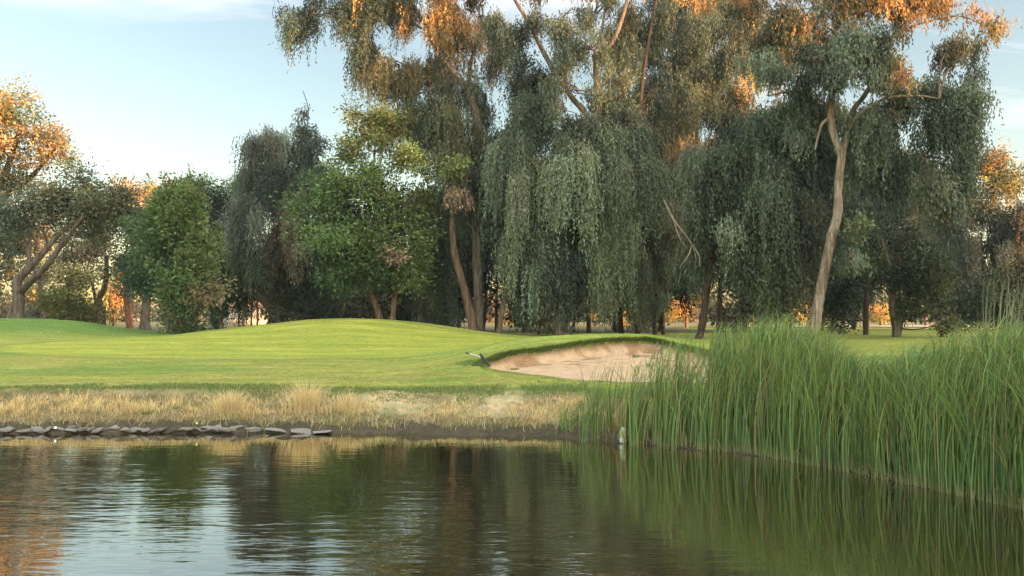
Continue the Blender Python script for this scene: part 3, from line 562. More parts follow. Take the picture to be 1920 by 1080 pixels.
# ---- the big eucalyptus grove
tree('eucalyptus_tree', 'towering eucalyptus with straight grey trunk and orange lit top drooping over the sky at left', 'tree', 895, 53,
     [[(898, 628, 0, 9), (896, 540, 0, 8.5), (892, 440, 0, 8), (885, 370, 0, 7), (882, 320, .5, 6)],
      [(905, 400, 1, 8), (928, 340, 1, 9), (915, 300, 0, 9), (900, 250, 0, 8), (882, 180, 0, 8), (862, 150, 0, 7), (832, 110, 0, 6), (805, 60, 0, 5), (780, 20, 0, 4), (745, -30, 0, 3)],
      [(885, 190, 0, 5), (880, 140, 1, 4), (890, 90, 1, 3), (915, 30, 1, 2)], [(805, 60, 0, 2.5), (740, 30, 0, 2), (680, 10, 0, 1.5), (620, 5, 0, 1)], [(930, 345, 1, 8), (945, 420, 1, 8), (955, 500, 1, 8)], [(862, 150, 0, 3), (800, 170, 0, 2), (760, 190, 0, 1)]],
     [('w', 940, 90, 34, 60, 3, dict(base=OLV, L0=.6, L1=2, dens=.6)), ('w', 820, 150, 60, 50, 1, dict(base=OLV, L0=.8, L1=2.4, dens=.9, alt=SUN_ORG, pa=.1)), ('w', 720, -10, 80, 50, 1, dict(base=EUD, L0=.8, L1=2.4, dens=.9, alt=SUN_ORG, pa=.1)), ('w', 615, 20, 70, 34, 0, dict(base=EUD, L0=.8, L1=2.8, dens=.85, alt=BRN, pa=.12)), ('w', 560, 30, 26, 22, 0, dict(base=EUD, L0=.6, L1=2.2, dens=1)), ('w', 660, 80, 40, 40, 0, dict(base=EUD, L0=.6, L1=2.2, dens=.8, alt=BRN, pa=.1)),
      ('w', 700, 20, 50, 40, 0, dict(base=EU, L0=.6, L1=2, dens=.9, alt=SUN_ORG, pa=.2)), ('w', 800, 35, 60, 50, 0, dict(base=BRN, L0=.6, L1=2, dens=1.25, alt=SUN_ORG, pa=.45)), ('w', 780, -60, 160, 50, 0, dict(base=OLV, L0=.6, L1=2, alt=SUN_ORG, pa=.4)),
      ('w', 745, 120, 50, 45, 0, dict(base=(.14, .11, .05), L0=.8, L1=2.4, dens=1.1, alt=SUN_ORG, pa=.12)), ('w', 860, 90, 45, 45, 0, dict(base=(.13, .10, .05), L0=.6, L1=2, alt=SUN_ORG, pa=.2, dens=.7)), ('w', 900, 30, 40, 40, 1, dict(base=OLV, L0=.6, L1=1.6, alt=SUN_ORG, pa=.25, dens=.5)),
      ('w', 770, 210, 52, 42, 0, dict(base=EU, L0=1, L1=3, dens=1.3)), ('w', 840, 230, 52, 52, -.5, dict(base=(.11, .11, .055), L0=1, L1=3, dens=1.2)), ('w', 910, 180, 36, 45, 0, dict(base=EU, L0=.8, L1=2.2, dens=.7)), ('w', 880, 300, 60, 50, 1, dict(base=EU, L0=1.2, L1=3, dens=1.2)),
      ('w', 840, 370, 42, 35, 2, dict(base=EUD, L0=1.5, L1=3.5, dens=1.2)), ('c', 855, 320, 22, 22, -3, dict(base=BRY, dens=1.2, size=.5)), ('w', 868, 350, 14, 14, -3, dict(base=(.30, .19, .14), L0=.6, L1=1.4, dens=2.2)), ('w', 950, 250, 45, 55, 0, dict(base=EU, L0=1.2, L1=3, dens=1.1)), ('w', 870, 330, 50, 40, -1.5, dict(base=EU, L0=1.2, L1=3.5, dens=.8)), ('w', 925, 350, 40, 40, -1.5, dict(base=EUD, L0=1.2, L1=4, dens=.9)),
      ('w', 800, 430, 30, 40, 2, dict(base=EUD, L0=2, L1=4.5, dens=1.2)), ('c', 965, 130, 30, 30, 1, dict(base=EUD, dens=.5, size=.6, leaf=.2))], (.15, .13, .115))
tree('eucalyptus_tree', 'reddish leaning trunk touching the base of the straight grey trunk', 'tree', 885, 51,
     [[(890, 625, 0, 8.5), (880, 580, 0, 8), (866, 525, 0, 7), (853, 480, 0, 6.5), (848, 430, 0, 5), (850, 380, 0, 3)]],
     [('w', 850, 410, 36, 30, 2, dict(base=EUD, L0=1, L1=3, dens=1.1))], BR_RED)
tree('eucalyptus_tree', 'slim brown trunk leaning right beside the straight grey trunk', 'tree', 940, 50,
     [[(934, 630, 0, 6.5), (940, 590, 0, 5), (948, 545, 0, 4.5), (955, 500, 0, 4), (955, 430, 0, 3)]],
     [('w', 955, 440, 18, 30, 0, dict(base=EU, L0=1, L1=3.2, dens=1.6, zmin=4.)), ('w', 968, 370, 30, 40, 0, dict(base=EU, L0=1, L1=3, dens=1.4))], (.14, .105, .085))
tree('weeping_eucalyptus', 'large weeping eucalyptus with pale green curtains and a bare forked top at the centre', 'tree', 1048, 50,
     [[(1049, 628, 0, 9), (1046, 590, 0, 7), (1040, 540, 0, 6.5), (1060, 420, 0, 6), (1090, 320, 0, 6), (1112, 240, 0, 7.5), (1122, 205, 0, 7), (1118, 150, 0, 5.5), (1117, 100, 0, 4.5), (1128, 60, .5, 3), (1135, 10, .5, 2)],
      [(1095, 210, 0, 5), (1070, 180, 0, 5.5), (1040, 135, 0, 5), (1015, 90, 0, 4.5), (990, 40, 0, 4), (965, 0, 0, 3), (950, -30, 0, 2)], [(1120, 120, 0, 4.5), (1150, 75, 0, 4), (1168, 30, 0, 3.5), (1178, -10, 0, 3)], [(1110, 240, 0, 4), (1095, 208, 0, 5.5), (1085, 195, 0, 5)]],
     [('w', 1000, 50, 28, 36, 0, dict(base=EUD, L0=.4, L1=1.4, dens=.9)), ('w', 1060, 30, 36, 36, 1, dict(base=EU, L0=.4, L1=1.4, dens=.7)), ('w', 1120, 20, 30, 30, 1, dict(base=EU, L0=.4, L1=1.4, dens=.9)), ('w', 1000, 150, 40, 42, 1.5, dict(base=EUD, L0=.6, L1=1.8, dens=1)),
      ('w', 1060, 110, 26, 34, 1, dict(base=EUD, L0=.6, L1=1.6, dens=.45)), ('w', 1175, 60, 40, 55, 1, dict(base=EUD, L0=.6, L1=1.8, dens=1)), ('c', 1150, 160, 30, 40, 1, dict(base=OLV, dens=.4, size=.6, leaf=.2)), ('w', 1085, -50, 110, 40, 1, dict(base=OLV, L0=.5, L1=1.5, alt=SUN_ORG, pa=.2)),
      ('w', 1115, 255, 58, 34, -1, dict(base=EUP, L0=1.5, L1=4.0, dens=1.7)), ('w', 1090, 310, 42, 45, -1.8, dict(base=EUP, L0=2, L1=5, dens=1.3)), ('w', 1160, 310, 32, 60, -1.8, dict(base=EUP, L0=2, L1=4, dens=1.4, alt=(.25, .2, .14), pa=.05)), ('w', 1000, 310, 42, 45, -.5, dict(base=(.12, .13, .065), L0=1.5, L1=4, dens=1.4)),
      ('w', 1035, 400, 50, 60, 0, dict(base=EUD, L0=2, L1=5, dens=1.5)), ('w', 1130, 410, 50, 50, -.8, dict(base=(.11, .125, .065), L0=2, L1=5.5, dens=1.3)), ('w', 1060, 480, 50, 50, .5, dict(base=EUD, L0=1.5, L1=4, dens=1.5, zmin=1.4)), ('w', 985, 350, 22, 50, -1, dict(base=EUP, L0=1.5, L1=3.5, dens=1.3)),
      ('w', 1150, 470, 22, 40, -1, dict(base=(.12, .14, .07), L0=1.5, L1=4.2, dens=1.6, zmin=2.5)), ('w', 1010, 520, 30, 40, 1, dict(base=(.045, .06, .03), L0=1.5, L1=3.5, dens=1.5, zmin=1.1)), ('w', 950, 300, 34, 60, -.5, dict(base=EU, L0=1.5, L1=4.5, dens=1.1)), ('w', 1200, 300, 34, 60, -.5, dict(base=EU, L0=1.5, L1=4.5, dens=1.1)), ('w', 1060, 205, 60, 24, -.5, dict(base=EU, L0=.8, L1=2.6, dens=.8)), ('w', 1180, 225, 40, 34, -.5, dict(base=EUD, L0=1, L1=3, dens=1)), ('w', 990, 440, 26, 60, -1, dict(base=EUP, L0=1.5, L1=4.2, dens=.9, zmin=2.6)), ('w', 1040, 500, 34, 50, -.6, dict(base=EU, L0=2, L1=4.5, dens=1.1, zmin=1.6)), ('w', 1112, 500, 26, 60, -1, dict(base=EU, L0=2, L1=4.5, dens=1.2, zmin=2.2)), ('w', 1180, 440, 20, 70, -1, dict(base=(.10, .12, .075), L0=2, L1=5, dens=1.2, zmin=1.8)), ('w', 1050, 70, 34, 44, -1, dict(base=EU, L0=.6, L1=2, dens=.5)), ('w', 1110, 90, 34, 44, -1, dict(base=EU, L0=.6, L1=2, dens=.5)), ('w', 1080, 170, 60, 30, -1, dict(base=EU, L0=.6, L1=2, dens=.35)), ('w', 950, 60, 34, 50, 0, dict(base=EUD, L0=.6, L1=2, dens=.8)), ('w', 975, 190, 40, 50, 1, dict(base=EU, L0=.8, L1=2.4, dens=.9)), ('w', 1160, 180, 40, 50, 1, dict(base=EUD, L0=.8, L1=2.4, dens=.8)), ('w', 1055, 230, 40, 30, 0, dict(base=EUD, L0=1, L1=2.5)), ('w', 1020, 240, 40, 34, 1, dict(base=EU, L0=1, L1=2.5, dens=.8))], (.17, .14, .12))
tree('weeping_eucalyptus', 'slender weeping eucalyptus draped to the ground behind the bunker hill crest', 'tree', 1215, 53,
     [[(1228, 628, 0, 4.5), (1225, 540, 0, 4), (1215, 450, 0, 4), (1205, 330, 0, 4), (1200, 200, 0, 3.5), (1215, 80, 0, 3), (1230, 0, 0, 2)], [(1195, 626, 0, 4.5), (1192, 550, 0, 4), (1188, 430, 0, 3), (1190, 350, 0, 2.5)], [(1165, 625, .5, 5), (1162, 560, .5, 4.5), (1160, 480, .5, 4)], [(1243, 625, 1, 4), (1240, 540, 1, 4), (1238, 440, 1, 3)]],
     [('w', 1225, 160, 55, 60, 1, dict(base=EUD, L0=1, L1=3, dens=1.1)), ('w', 1270, 60, 60, 50, 1, dict(base=EUD, L0=.6, L1=2, dens=.8)), ('w', 1210, 260, 55, 60, .5, dict(base=(.075, .07, .045), L0=1.5, L1=4, dens=1.3)), ('w', 1225, 370, 44, 60, 0, dict(base=(.07, .07, .045), L0=2, L1=5, dens=1.4)),
      ('w', 1222, 480, 24, 50, -.5, dict(base=EU, L0=2, L1=4.5, dens=2, zmin=1.3)), ('w', 1185, 500, 20, 36, 0, dict(base=EU, L0=2, L1=3.5, dens=1.5, zmin=2)), ('w', 1232, 550, 14, 20, -.5, dict(base=EU, L0=1, L1=2.2, dens=2.5, zmin=1.2)), ('w', 1200, 20, 50, 50, 1, dict(base=EUD, L0=.6, L1=2, dens=.8))], BR_DARK)
tree('weeping_eucalyptus', 'brownish weeping eucalyptus whose sunlit orange hollow shows right of centre', 'tree', 1345, 58,
     [[(1347, 632, 0, 4.5), (1350, 560, 0, 4), (1345, 450, 0, 4), (1320, 330, 0, 4), (1300, 200, 0, 3.5), (1310, 80, 0, 3), (1330, -10, 0, 2)], [(1300, 210, 0, 3), (1270, 240, 0, 2), (1240, 245, 0, 1.5)], [(1310, 240, 0, 3), (1260, 300, -1.5, 1.6), (1243, 305, -1.5, 1.6)]],
     [('w', 1310, 180, 70, 60, 0, dict(base=OLV, L0=1, L1=3, dens=1.2, alt=BRN, pa=.15)), ('w', 1330, 80, 60, 60, 0, dict(base=EUD, L0=.6, L1=2, dens=1)), ('w', 1290, 285, 48, 34, -1, dict(base=SUN_ORG, L0=.6, L1=2, dens=.7, alt=BRN, pa=.4)), ('w', 1275, 400, 30, 40, .5, dict(base=EUD, L0=2, L1=4, dens=1.2)),
      ('w', 1370, 180, 40, 50, 0, dict(base=OLV, L0=1, L1=2.4, alt=SUN_ORG, pa=.25, dens=.8)), ('w', 1290, 460, 38, 50, 2, dict(base=EUD, L0=1.5, L1=3, dens=1)), ('w', 1350, -20, 90, 40, 0, dict(base=OLV, L0=.6, L1=2, alt=SUN_ORG, pa=.4, dens=.8)), ('w', 1400, 20, 40, 40, 1, dict(base=EUD, L0=.5, L1=1.8, dens=.8))], BR_DARK)
tree('weeping_eucalyptus', 'dark broad weeping eucalyptus hanging over the reeds with a curved dark trunk', 'tree', 1318, 44,
     [[(1308, 645, 0, 8), (1316, 610, 0, 7), (1322, 570, 0, 6.5), (1328, 520, 0, 6), (1345, 420, 0, 6), (1380, 330, 0, 5), (1420, 260, 0, 4), (1450, 220, 0, 2)], [(1345, 640, 1, 5), (1348, 590, 1, 4.5), (1352, 520, 1, 4), (1370, 430, 1, 4)], [(1480, 625, 1, 5), (1478, 560, 1, 4.5), (1470, 450, 1, 4), (1450, 330, 1, 3)]],
     [('w', 1420, 230, 60, 40, 0, dict(base=EUD, L0=1, L1=3, dens=1.4)), ('w', 1395, 300, 65, 50, -.5, dict(base=(.045, .065, .032), L0=1.5, L1=4, dens=1.6)), ('w', 1480, 280, 55, 50, 0, dict(base=EUD, L0=1.5, L1=4, dens=1.5)), ('w', 1350, 400, 45, 55, -.3, dict(base=(.04, .055, .03), L0=1.5, L1=4, dens=1.6)),
      ('w', 1420, 400, 55, 60, -1, dict(base=(.05, .07, .035), L0=2, L1=5, dens=1.6)), ('w', 1480, 400, 40, 60, -.8, dict(base=(.065, .07, .04), L0=2, L1=5, dens=1.5)), ('w', 1400, 500, 40, 40, -1.3, dict(base=(.085, .095, .05), L0=1.5, L1=3.6, dens=1.6, zmin=1.8)), ('w', 1465, 510, 36, 36, -1.2, dict(base=(.08, .08, .045), L0=1.5, L1=3.6, dens=1.6, zmin=1.8)),
      ('w', 1340, 480, 26, 40, 0, dict(base=(.04, .055, .03), L0=1, L1=3, dens=1.5, zmin=3)), ('w', 1340, 290, 44, 44, -.5, dict(base=EU, L0=1, L1=3.6, dens=.9)), ('w', 1500, 240, 40, 40, -.5, dict(base=EU, L0=1, L1=3.6, dens=.8)), ('w', 1445, 330, 40, 50, -2, dict(base=EU, L0=1.5, L1=4.5, dens=.6)), ('w', 1370, 430, 24, 40, -2, dict(base=EUP, L0=1.5, L1=3.5, dens=.7)), ('c', 1440, 240, 35, 22, 1, dict(base=BRY, alt=YEL, pa=.3, dens=.8, size=.6)), ('c', 1430, 400, 70, 110, 1.5, dict(base=DK, dens=.9))], BR_DARK)
T1 = tree('eucalyptus_tree', 'tall eucalyptus with bare pale streaked trunk standing behind the reeds at right', 'tree', 1527, 41,
     [[(1522, 640, 0, 11.5), (1530, 590, 0, 10.5), (1539, 540, 0, 9.5), (1549, 490, 0, 9), (1560, 440, 0, 9), (1570, 400, 0, 8), (1571, 360, 0, 7.5), (1574, 320, 0, 7.5), (1577, 290, 0, 7.5), (1565, 260, 0, 7), (1556, 220, 0, 6.5), (1560, 180, 0, 6), (1550, 120, 0, 4), (1570, 50, 0, 3), (1568, 0, 0, 2.5)],
      [(1576, 300, 0, 6), (1590, 250, .3, 5.5), (1598, 210, .3, 5), (1620, 180, .3, 4.5), (1650, 130, .3, 3.5), (1680, 60, .3, 2.5), (1700, 0, .3, 2)], [(1590, 250, .3, 3.5), (1610, 215, -.5, 3), (1660, 185, -.5, 2.6), (1720, 180, -.5, 2), (1760, 185, -.5, 1)], [(1556, 220, 0, 3), (1540, 235, -.6, 2.5), (1528, 280, -.6, 1.5)],
      [(1680, 60, 0, 2), (1740, 40, 0, 1.5), (1800, 30, 0, 1.2), (1850, 50, 0, .8)], [(1558, 200, 0, 3), (1500, 170, 0, 2), (1440, 180, 0, 1.3)]],
     [('w', 1470, 50, 55, 45, 0, dict(base=OLV, L0=.4, L1=1.5, dens=1.2, alt=SUN_ORG, pa=.25)), ('w', 1440, 110, 45, 32, -1, dict(base=EU, L0=.5, L1=1.4, dens=1.3)), ('w', 1540, 20, 70, 50, 0, dict(base=OLV, L0=.4, L1=1.5, dens=1.2, alt=SUN_ORG, pa=.3)), ('w', 1520, 110, 60, 40, -1.5, dict(base=EU, L0=.5, L1=1.6, dens=1.6)),
      ('w', 1610, 90, 60, 50, -1, dict(base=EU, L0=.5, L1=1.7, dens=1.5)), ('w', 1640, 10, 70, 50, 0, dict(base=OLV, L0=.4, L1=1.6, dens=1.2, alt=SUN_ORG, pa=.45)), ('w', 1600, 150, 50, 28, -1.5, dict(base=EU, L0=.4, L1=1.3, dens=1.4)), ('w', 1690, 130, 50, 40, -.5, dict(base=(.12, .12, .05), L0=.5, L1=1.5, dens=1.2, alt=SUN_ORG, pa=.12)),
      ('w', 1740, 20, 55, 45, 0, dict(base=BRN, L0=.4, L1=1.6, dens=1, alt=SUN_ORG, pa=.5)), ('w', 1780, 90, 40, 50, 0, dict(base=BRN, L0=.4, L1=1.6, dens=.7, alt=OLV, pa=.4)), ('w', 1790, 170, 36, 60, 0, dict(base=EU, L0=.5, L1=2, dens=1)), ('w', 1866, 38, 30, 26, 0, dict(base=(.16, .12, .05), L0=.3, L1=1, dens=.9, alt=SUN_ORG, pa=.3)),
      ('w', 1830, 15, 26, 14, 0, dict(base=SUN_ORG, L0=.2, L1=.7, dens=.7)), ('w', 1690, 215, 60, 32, 0, dict(base=EU, L0=.8, L1=2.4, dens=1.2)), ('w', 1760, 250, 50, 50, 0, dict(base=EU, L0=.8, L1=2.4, dens=1.2)), ('w', 1650, 290, 50, 60, 1, dict(base=EU, L0=1, L1=3, dens=1.1)), ('w', 1730, 330, 50, 60, 1, dict(base=(.10, .11, .07), L0=1, L1=3, dens=1.1)),
      ('w', 1800, 300, 26, 60, 1, dict(base=EU, L0=.8, L1=2, dens=.9)), ('w', 1620, 390, 40, 40, .5, dict(base=EUD, L0=1, L1=2.6, dens=1.1)), ('w', 1520, 220, 44, 60, 1.5, dict(base=EU, L0=.8, L1=2, dens=.9)), ('w', 1480, 170, 50, 50, 1, dict(base=EU, L0=.6, L1=2)), ('w', 1620, 230, 50, 50, 2, dict(base=EU, L0=.8, L1=2.2, dens=.9)), ('w', 1820, 120, 26, 60, 1, dict(base=EU, L0=.5, L1=1.6, dens=.8)), ('w', 1740, 190, 50, 50, 1, dict(base=EU, L0=.6, L1=2, dens=.9)), ('w', 1812, 230, 26, 60, 1, dict(base=GREY, L0=.6, L1=2, dens=.9)), ('w', 1770, 400, 40, 60, 1, dict(base=GREY, L0=.8, L1=2.4, dens=.8)), ('c', 1685, 148, 10, 14, -3, dict(base=(.42, .2, .12), dens=2, size=.3, leaf=.18)), ('w', 1600, -60, 170, 40, 0, dict(base=OLV, L0=.5, L1=1.5, alt=SUN_ORG, pa=.4)),
      ('c', 1600, 430, 26, 22, -1, dict(base=(.09, .12, .04), dens=1.1, size=.5)), ('w', 1595, 480, 24, 20, -1, dict(base=EU, L0=.4, L1=1.2, dens=1.4))], BR_PALE)
tree('oak_tree', 'dark round oak with two trunks on the lawn behind the reeds', 'tree', 1680, 47,
     [[(1681, 650, 0, 9), (1680, 615, 0, 8), (1676, 585, 0, 9), (1672, 550, 0, 7), (1665, 500, 0, 5), (1650, 440, 0, 3)], [(1680, 590, 0, 6), (1700, 560, 0, 5), (1740, 520, 0, 3)]],
     [('c', 1640, 450, 42, 38, 1, dict(base=DK, dens=.75, size=.65, leaf=.22)), ('c', 1680, 480, 55, 50, 0, dict(base=(.03, .05, .018), dens=.8, size=.65, leaf=.22)), ('c', 1740, 500, 48, 45, 0, dict(base=(.045, .06, .02), dens=.8, size=.65, leaf=.22)), ('c', 1700, 430, 50, 35, 1, dict(base=OLV, dens=.6, size=.65, leaf=.22)),
      ('c', 1700, 560, 48, 32, 0, dict(base=(.035, .05, .018), dens=1, size=.6)), ('c', 1755, 560, 42, 36, -.5, dict(base=(.07, .08, .025), dens=1, size=.6)), ('c', 1780, 600, 26, 30, -.5, dict(base=(.06, .07, .025), dens=.9, size=.5)), ('c', 1650, 520, 38, 30, 0, dict(base=(.03, .045, .018), dens=.8, size=.6, leaf=.22))], (.13, .115, .10))
tree('oak_tree', 'straight narrow dark trunk with drooping leaves left of the round oak', 'tree', 1623, 52,
     [[(1623, 640, 0, 5.5), (1623, 600, 0, 5), (1624, 560, 0, 4.5), (1626, 500, 0, 4), (1630, 420, 0, 3)]],
     [('c', 1600, 500, 36, 30, 0, dict(base=(.06, .075, .03), dens=1, size=.6)), ('c', 1580, 545, 34, 40, .8, dict(base=DK, dens=1.2)), ('c', 1610, 440, 34, 36, .5, dict(base=OLV, dens=.8, size=.6)), ('c', 1570, 590, 30, 28, 1.5, dict(base=DK, dens=1.3))], BR_DARK)
tree('background_tree', 'hazy grey green tree mass with orange tips at the right edge', 'tree', 1860, 66,
     [[(1890, 620, 0, 6), (1885, 540, 0, 5), (1870, 450, 0, 4), (1860, 350, 0, 2)], [(1800, 620, 0, 3), (1795, 540, 0, 3), (1780, 450, 0, 2)]],
     [('c', 1850, 300, 40, 30, 0, dict(base=OLV, alt=SUN_ORG, pa=.5, dens=.9)), ('c', 1900, 330, 50, 40, 0, dict(base=OLV, alt=YEL, pa=.35, dens=1)), ('c', 1850, 380, 50, 50, 0, dict(base=OLV, alt=SUN_ORG, pa=.15, dens=1)), ('w', 1780, 400, 50, 60, 2, dict(base=GREY, L0=1, L1=3, alt=SUN_ORG, pa=.15)),
      ('w', 1850, 460, 70, 60, 0, dict(base=GREY, L0=1.5, L1=4, dens=1.3, alt=BRN, pa=.1)), ('w', 1930, 420, 60, 70, 0, dict(base=GREY, L0=1.5, L1=4, dens=1.2, alt=SUN_ORG, pa=.1)), ('c', 1860, 540, 80, 50, 0, dict(base=EUD, dens=1.2)), ('c', 1940, 540, 70, 60, 0, dict(base=EUD, dens=1.2)),
      ('c', 1830, 590, 50, 25, 0, dict(base=DK, dens=1.2)), ('c', 1920, 595, 70, 26, 0, dict(base=DK, dens=1.2)), ('w', 1720, 400, 40, 50, 6, dict(base=BRN, L0=1, L1=3, alt=SUN_ORG, pa=.5, dens=.8))], BR_DARK)
tree('background_tree', 'gold and orange sunlit tree glowing between the pale trunk and the right edge', 'tree', 1745, 90,
     [[(1735, 610, 0, 3), (1735, 500, 0, 3), (1730, 400, 0, 2)]],
     [('w', 1700, 370, 36, 40, 0, dict(base=BRN, L0=1, L1=3, alt=SUN_ORG, pa=.5, leaf=.4, wid=.35)), ('w', 1740, 440, 30, 60, 0, dict(base=YEL, L0=1, L1=4, alt=SUN_ORG, pa=.4, leaf=.4, wid=.35, dens=.8)), ('w', 1650, 400, 40, 50, 0, dict(base=OLV, L0=1, L1=3, alt=SUN_ORG, pa=.2, leaf=.35, dens=.6)), ('c', 1630, 350, 18, 24, 0, dict(base=YEL, alt=SUN_ORG, pa=.3, size=.8))], BR_RED, 'sunlit trees far behind the grove')
# trees seen through the gaps, farther back
tree('background_tree', 'yellow green tree in the gap under the bare hanging branch', 'tree', 1288, 84,
     [[(1287, 625, 0, 3.2), (1287, 590, 0, 2.8), (1287, 540, 0, 2.5), (1285, 490, 0, 2)]],
     [('c', 1285, 520, 34, 34, 0, dict(base=(.16, .15, .03), alt=YEL, pa=.2, size=.8)), ('c', 1280, 570, 34, 24, 0, dict(base=(.16, .13, .04), alt=SUN_ORG, pa=.3, size=.7, dens=.8)), ('c', 1265, 590, 22, 16, 0, dict(base=YEL, alt=SUN_ORG, pa=.4, size=.6))], (.26, .2, .16), 'sunlit trees far behind the grove')
tree('palm_tree', 'small sunlit orange palm behind the bunker hill', 'palm tree', 1120, 92,
     [[(1114, 622, 0, 3.2), (1117, 590, 0, 3), (1118, 570, 0, 3)]],
     [('c', 1120, 568, 22, 20, 0, dict(base=SUN_ORG, size=.6, dens=1)), ('c', 1130, 590, 20, 14, 0, dict(base=YEL, alt=SUN_ORG, pa=.5, size=.6, dens=.8))], BR_RED)
tree('grove_trunk_tree', 'slim dark trunk just left of the small orange palm', 'tree', 1102, 60,
     [[(1104, 625, 0, 4.5), (1103, 580, 0, 4), (1100, 500, 0, 3.5), (1098, 400, 0, 3)]], [('w', 1095, 480, 34, 40, 0, dict(base=EUD, L0=1.5, L1=3.5, dens=1.3, zmin=3.2)), ('c', 1080, 540, 26, 22, 1, dict(base=DK, dens=.7))], BR_DARK)
tree('grove_trunk_tree', 'dark narrow trunk just right of the small orange palm', 'tree', 1156, 62,
     [[(1156, 625, 0, 4), (1155, 560, 0, 4), (1150, 480, 0, 3.5), (1150, 400, 0, 3)]], [('w', 1160, 470, 30, 50, 0, dict(base=(.04, .05, .03), L0=2, L1=5, dens=1.4, zmin=1.5)), ('c', 1140, 545, 14, 14, 0, dict(base=DK, dens=1.))], BR_DARK)
tree('grove_trunk_tree', 'grey shaggy trunk behind the right side of the broad green tree', 'tree', 786, 56,
     [[(788, 622, 0, 6), (787, 560, 0, 5.5), (785, 500, 0, 5), (785, 420, 0, 4)]], [('w', 815, 480, 32, 50, 0, dict(base=EUD, L0=2, L1=5, dens=1.6, zmin=1.3)), ('w', 800, 560, 36, 20, -.5, dict(base=(.075, .085, .045), L0=1, L1=2, dens=2, zmin=1.2)), ('w', 835, 570, 26, 20, -.5, dict(base=EUD, L0=1, L1=2, dens=2, zmin=1.2))], (.12, .105, .09))
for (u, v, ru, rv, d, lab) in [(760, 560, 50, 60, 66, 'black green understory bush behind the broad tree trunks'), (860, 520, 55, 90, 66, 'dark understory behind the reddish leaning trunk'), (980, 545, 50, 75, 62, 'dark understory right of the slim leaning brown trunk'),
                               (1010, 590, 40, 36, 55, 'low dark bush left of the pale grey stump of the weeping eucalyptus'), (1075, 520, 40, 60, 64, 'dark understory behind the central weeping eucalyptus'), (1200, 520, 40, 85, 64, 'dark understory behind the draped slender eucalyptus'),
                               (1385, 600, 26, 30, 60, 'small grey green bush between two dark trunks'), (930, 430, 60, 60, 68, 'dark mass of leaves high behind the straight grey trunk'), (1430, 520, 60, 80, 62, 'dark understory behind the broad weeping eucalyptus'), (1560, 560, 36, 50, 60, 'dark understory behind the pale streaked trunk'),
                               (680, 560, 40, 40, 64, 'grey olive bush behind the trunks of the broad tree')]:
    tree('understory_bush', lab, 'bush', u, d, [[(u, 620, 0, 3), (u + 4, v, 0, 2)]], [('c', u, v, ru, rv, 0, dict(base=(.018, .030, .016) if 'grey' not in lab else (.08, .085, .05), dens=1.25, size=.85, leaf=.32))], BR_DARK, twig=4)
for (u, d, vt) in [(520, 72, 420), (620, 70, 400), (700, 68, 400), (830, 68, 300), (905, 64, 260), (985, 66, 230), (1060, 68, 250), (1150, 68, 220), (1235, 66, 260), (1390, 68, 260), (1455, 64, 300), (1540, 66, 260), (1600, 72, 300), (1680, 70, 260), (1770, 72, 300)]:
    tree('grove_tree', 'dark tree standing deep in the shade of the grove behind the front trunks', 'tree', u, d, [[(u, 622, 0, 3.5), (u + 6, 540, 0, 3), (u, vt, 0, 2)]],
         [('w', u, vt + 60, 52, 60, 0, dict(base=EUD, L0=2, L1=5, dens=.55, leaf=.4, zmin=2.)), ('w', u + 15, vt + 170, 54, 60, 0, dict(base=(.020, .030, .022), L0=2, L1=5, dens=.55, leaf=.4, zmin=2.)), ('c', u + 10, 500, 50, 50, 0, dict(base=DK, dens=.7, size=1., leaf=.4))], BR_DARK, 'dark trees deep in the grove', twig=4)  # leaf colours darkened as shade for the voids between front boughs
# upper filler between the eucalyptus crowns
tree('eucalyptus_tree', 'thin eucalyptus crown filling the sky between the centre fork and the right crown', 'tree', 1400, 66,
     [[(1400, 620, 0, 4), (1395, 450, 0, 4), (1390, 300, 0, 3), (1380, 150, 0, 2), (1390, 40, 0, 1)]],
     [('w', 1200, 110, 60, 60, 0, dict(base=EUD, L0=1, L1=3, dens=.8)), ('w', 1330, 10, 80, 50, 0, dict(base=OLV, L0=1, L1=3, dens=.8, alt=SUN_ORG, pa=.1)), ('w', 1440, 60, 60, 60, 0, dict(base=OLV, L0=1, L1=3, dens=.8, alt=SUN_ORG, pa=.2)), ('w', 1560, 250, 50, 60, 0, dict(base=EUD, L0=1, L1=3, dens=.7)), ('w', 1300, 110, 60, 60, 0, dict(base=EUD, L0=1, L1=3, dens=.9)), ('w', 1390, 110, 50, 50, 0, dict(base=OLV, L0=1, L1=3, alt=YEL, pa=.2, dens=.7)), ('w', 1450, 220, 50, 50, 0, dict(base=OLV, L0=1, L1=3, alt=SUN_ORG, pa=.4, dens=.7)), ('w', 1340, 300, 60, 70, 0, dict(base=OLV, L0=1.5, L1=4, alt=SUN_ORG, pa=.15, dens=.8)),
      ('w', 1240, 230, 50, 70, 0, dict(base=EUD, L0=1.5, L1=4, dens=.9)), ('w', 1250, 20, 60, 50, 0, dict(base=EUD, L0=.8, L1=2.4, dens=.6)), ('w', 1500, 330, 50, 70, 0, dict(base=EUD, L0=1.5, L1=4, dens=.9)), ('w', 1620, 480, 40, 60, -4, dict(base=EUD, L0=1, L1=3, dens=.6))], BR_DARK)
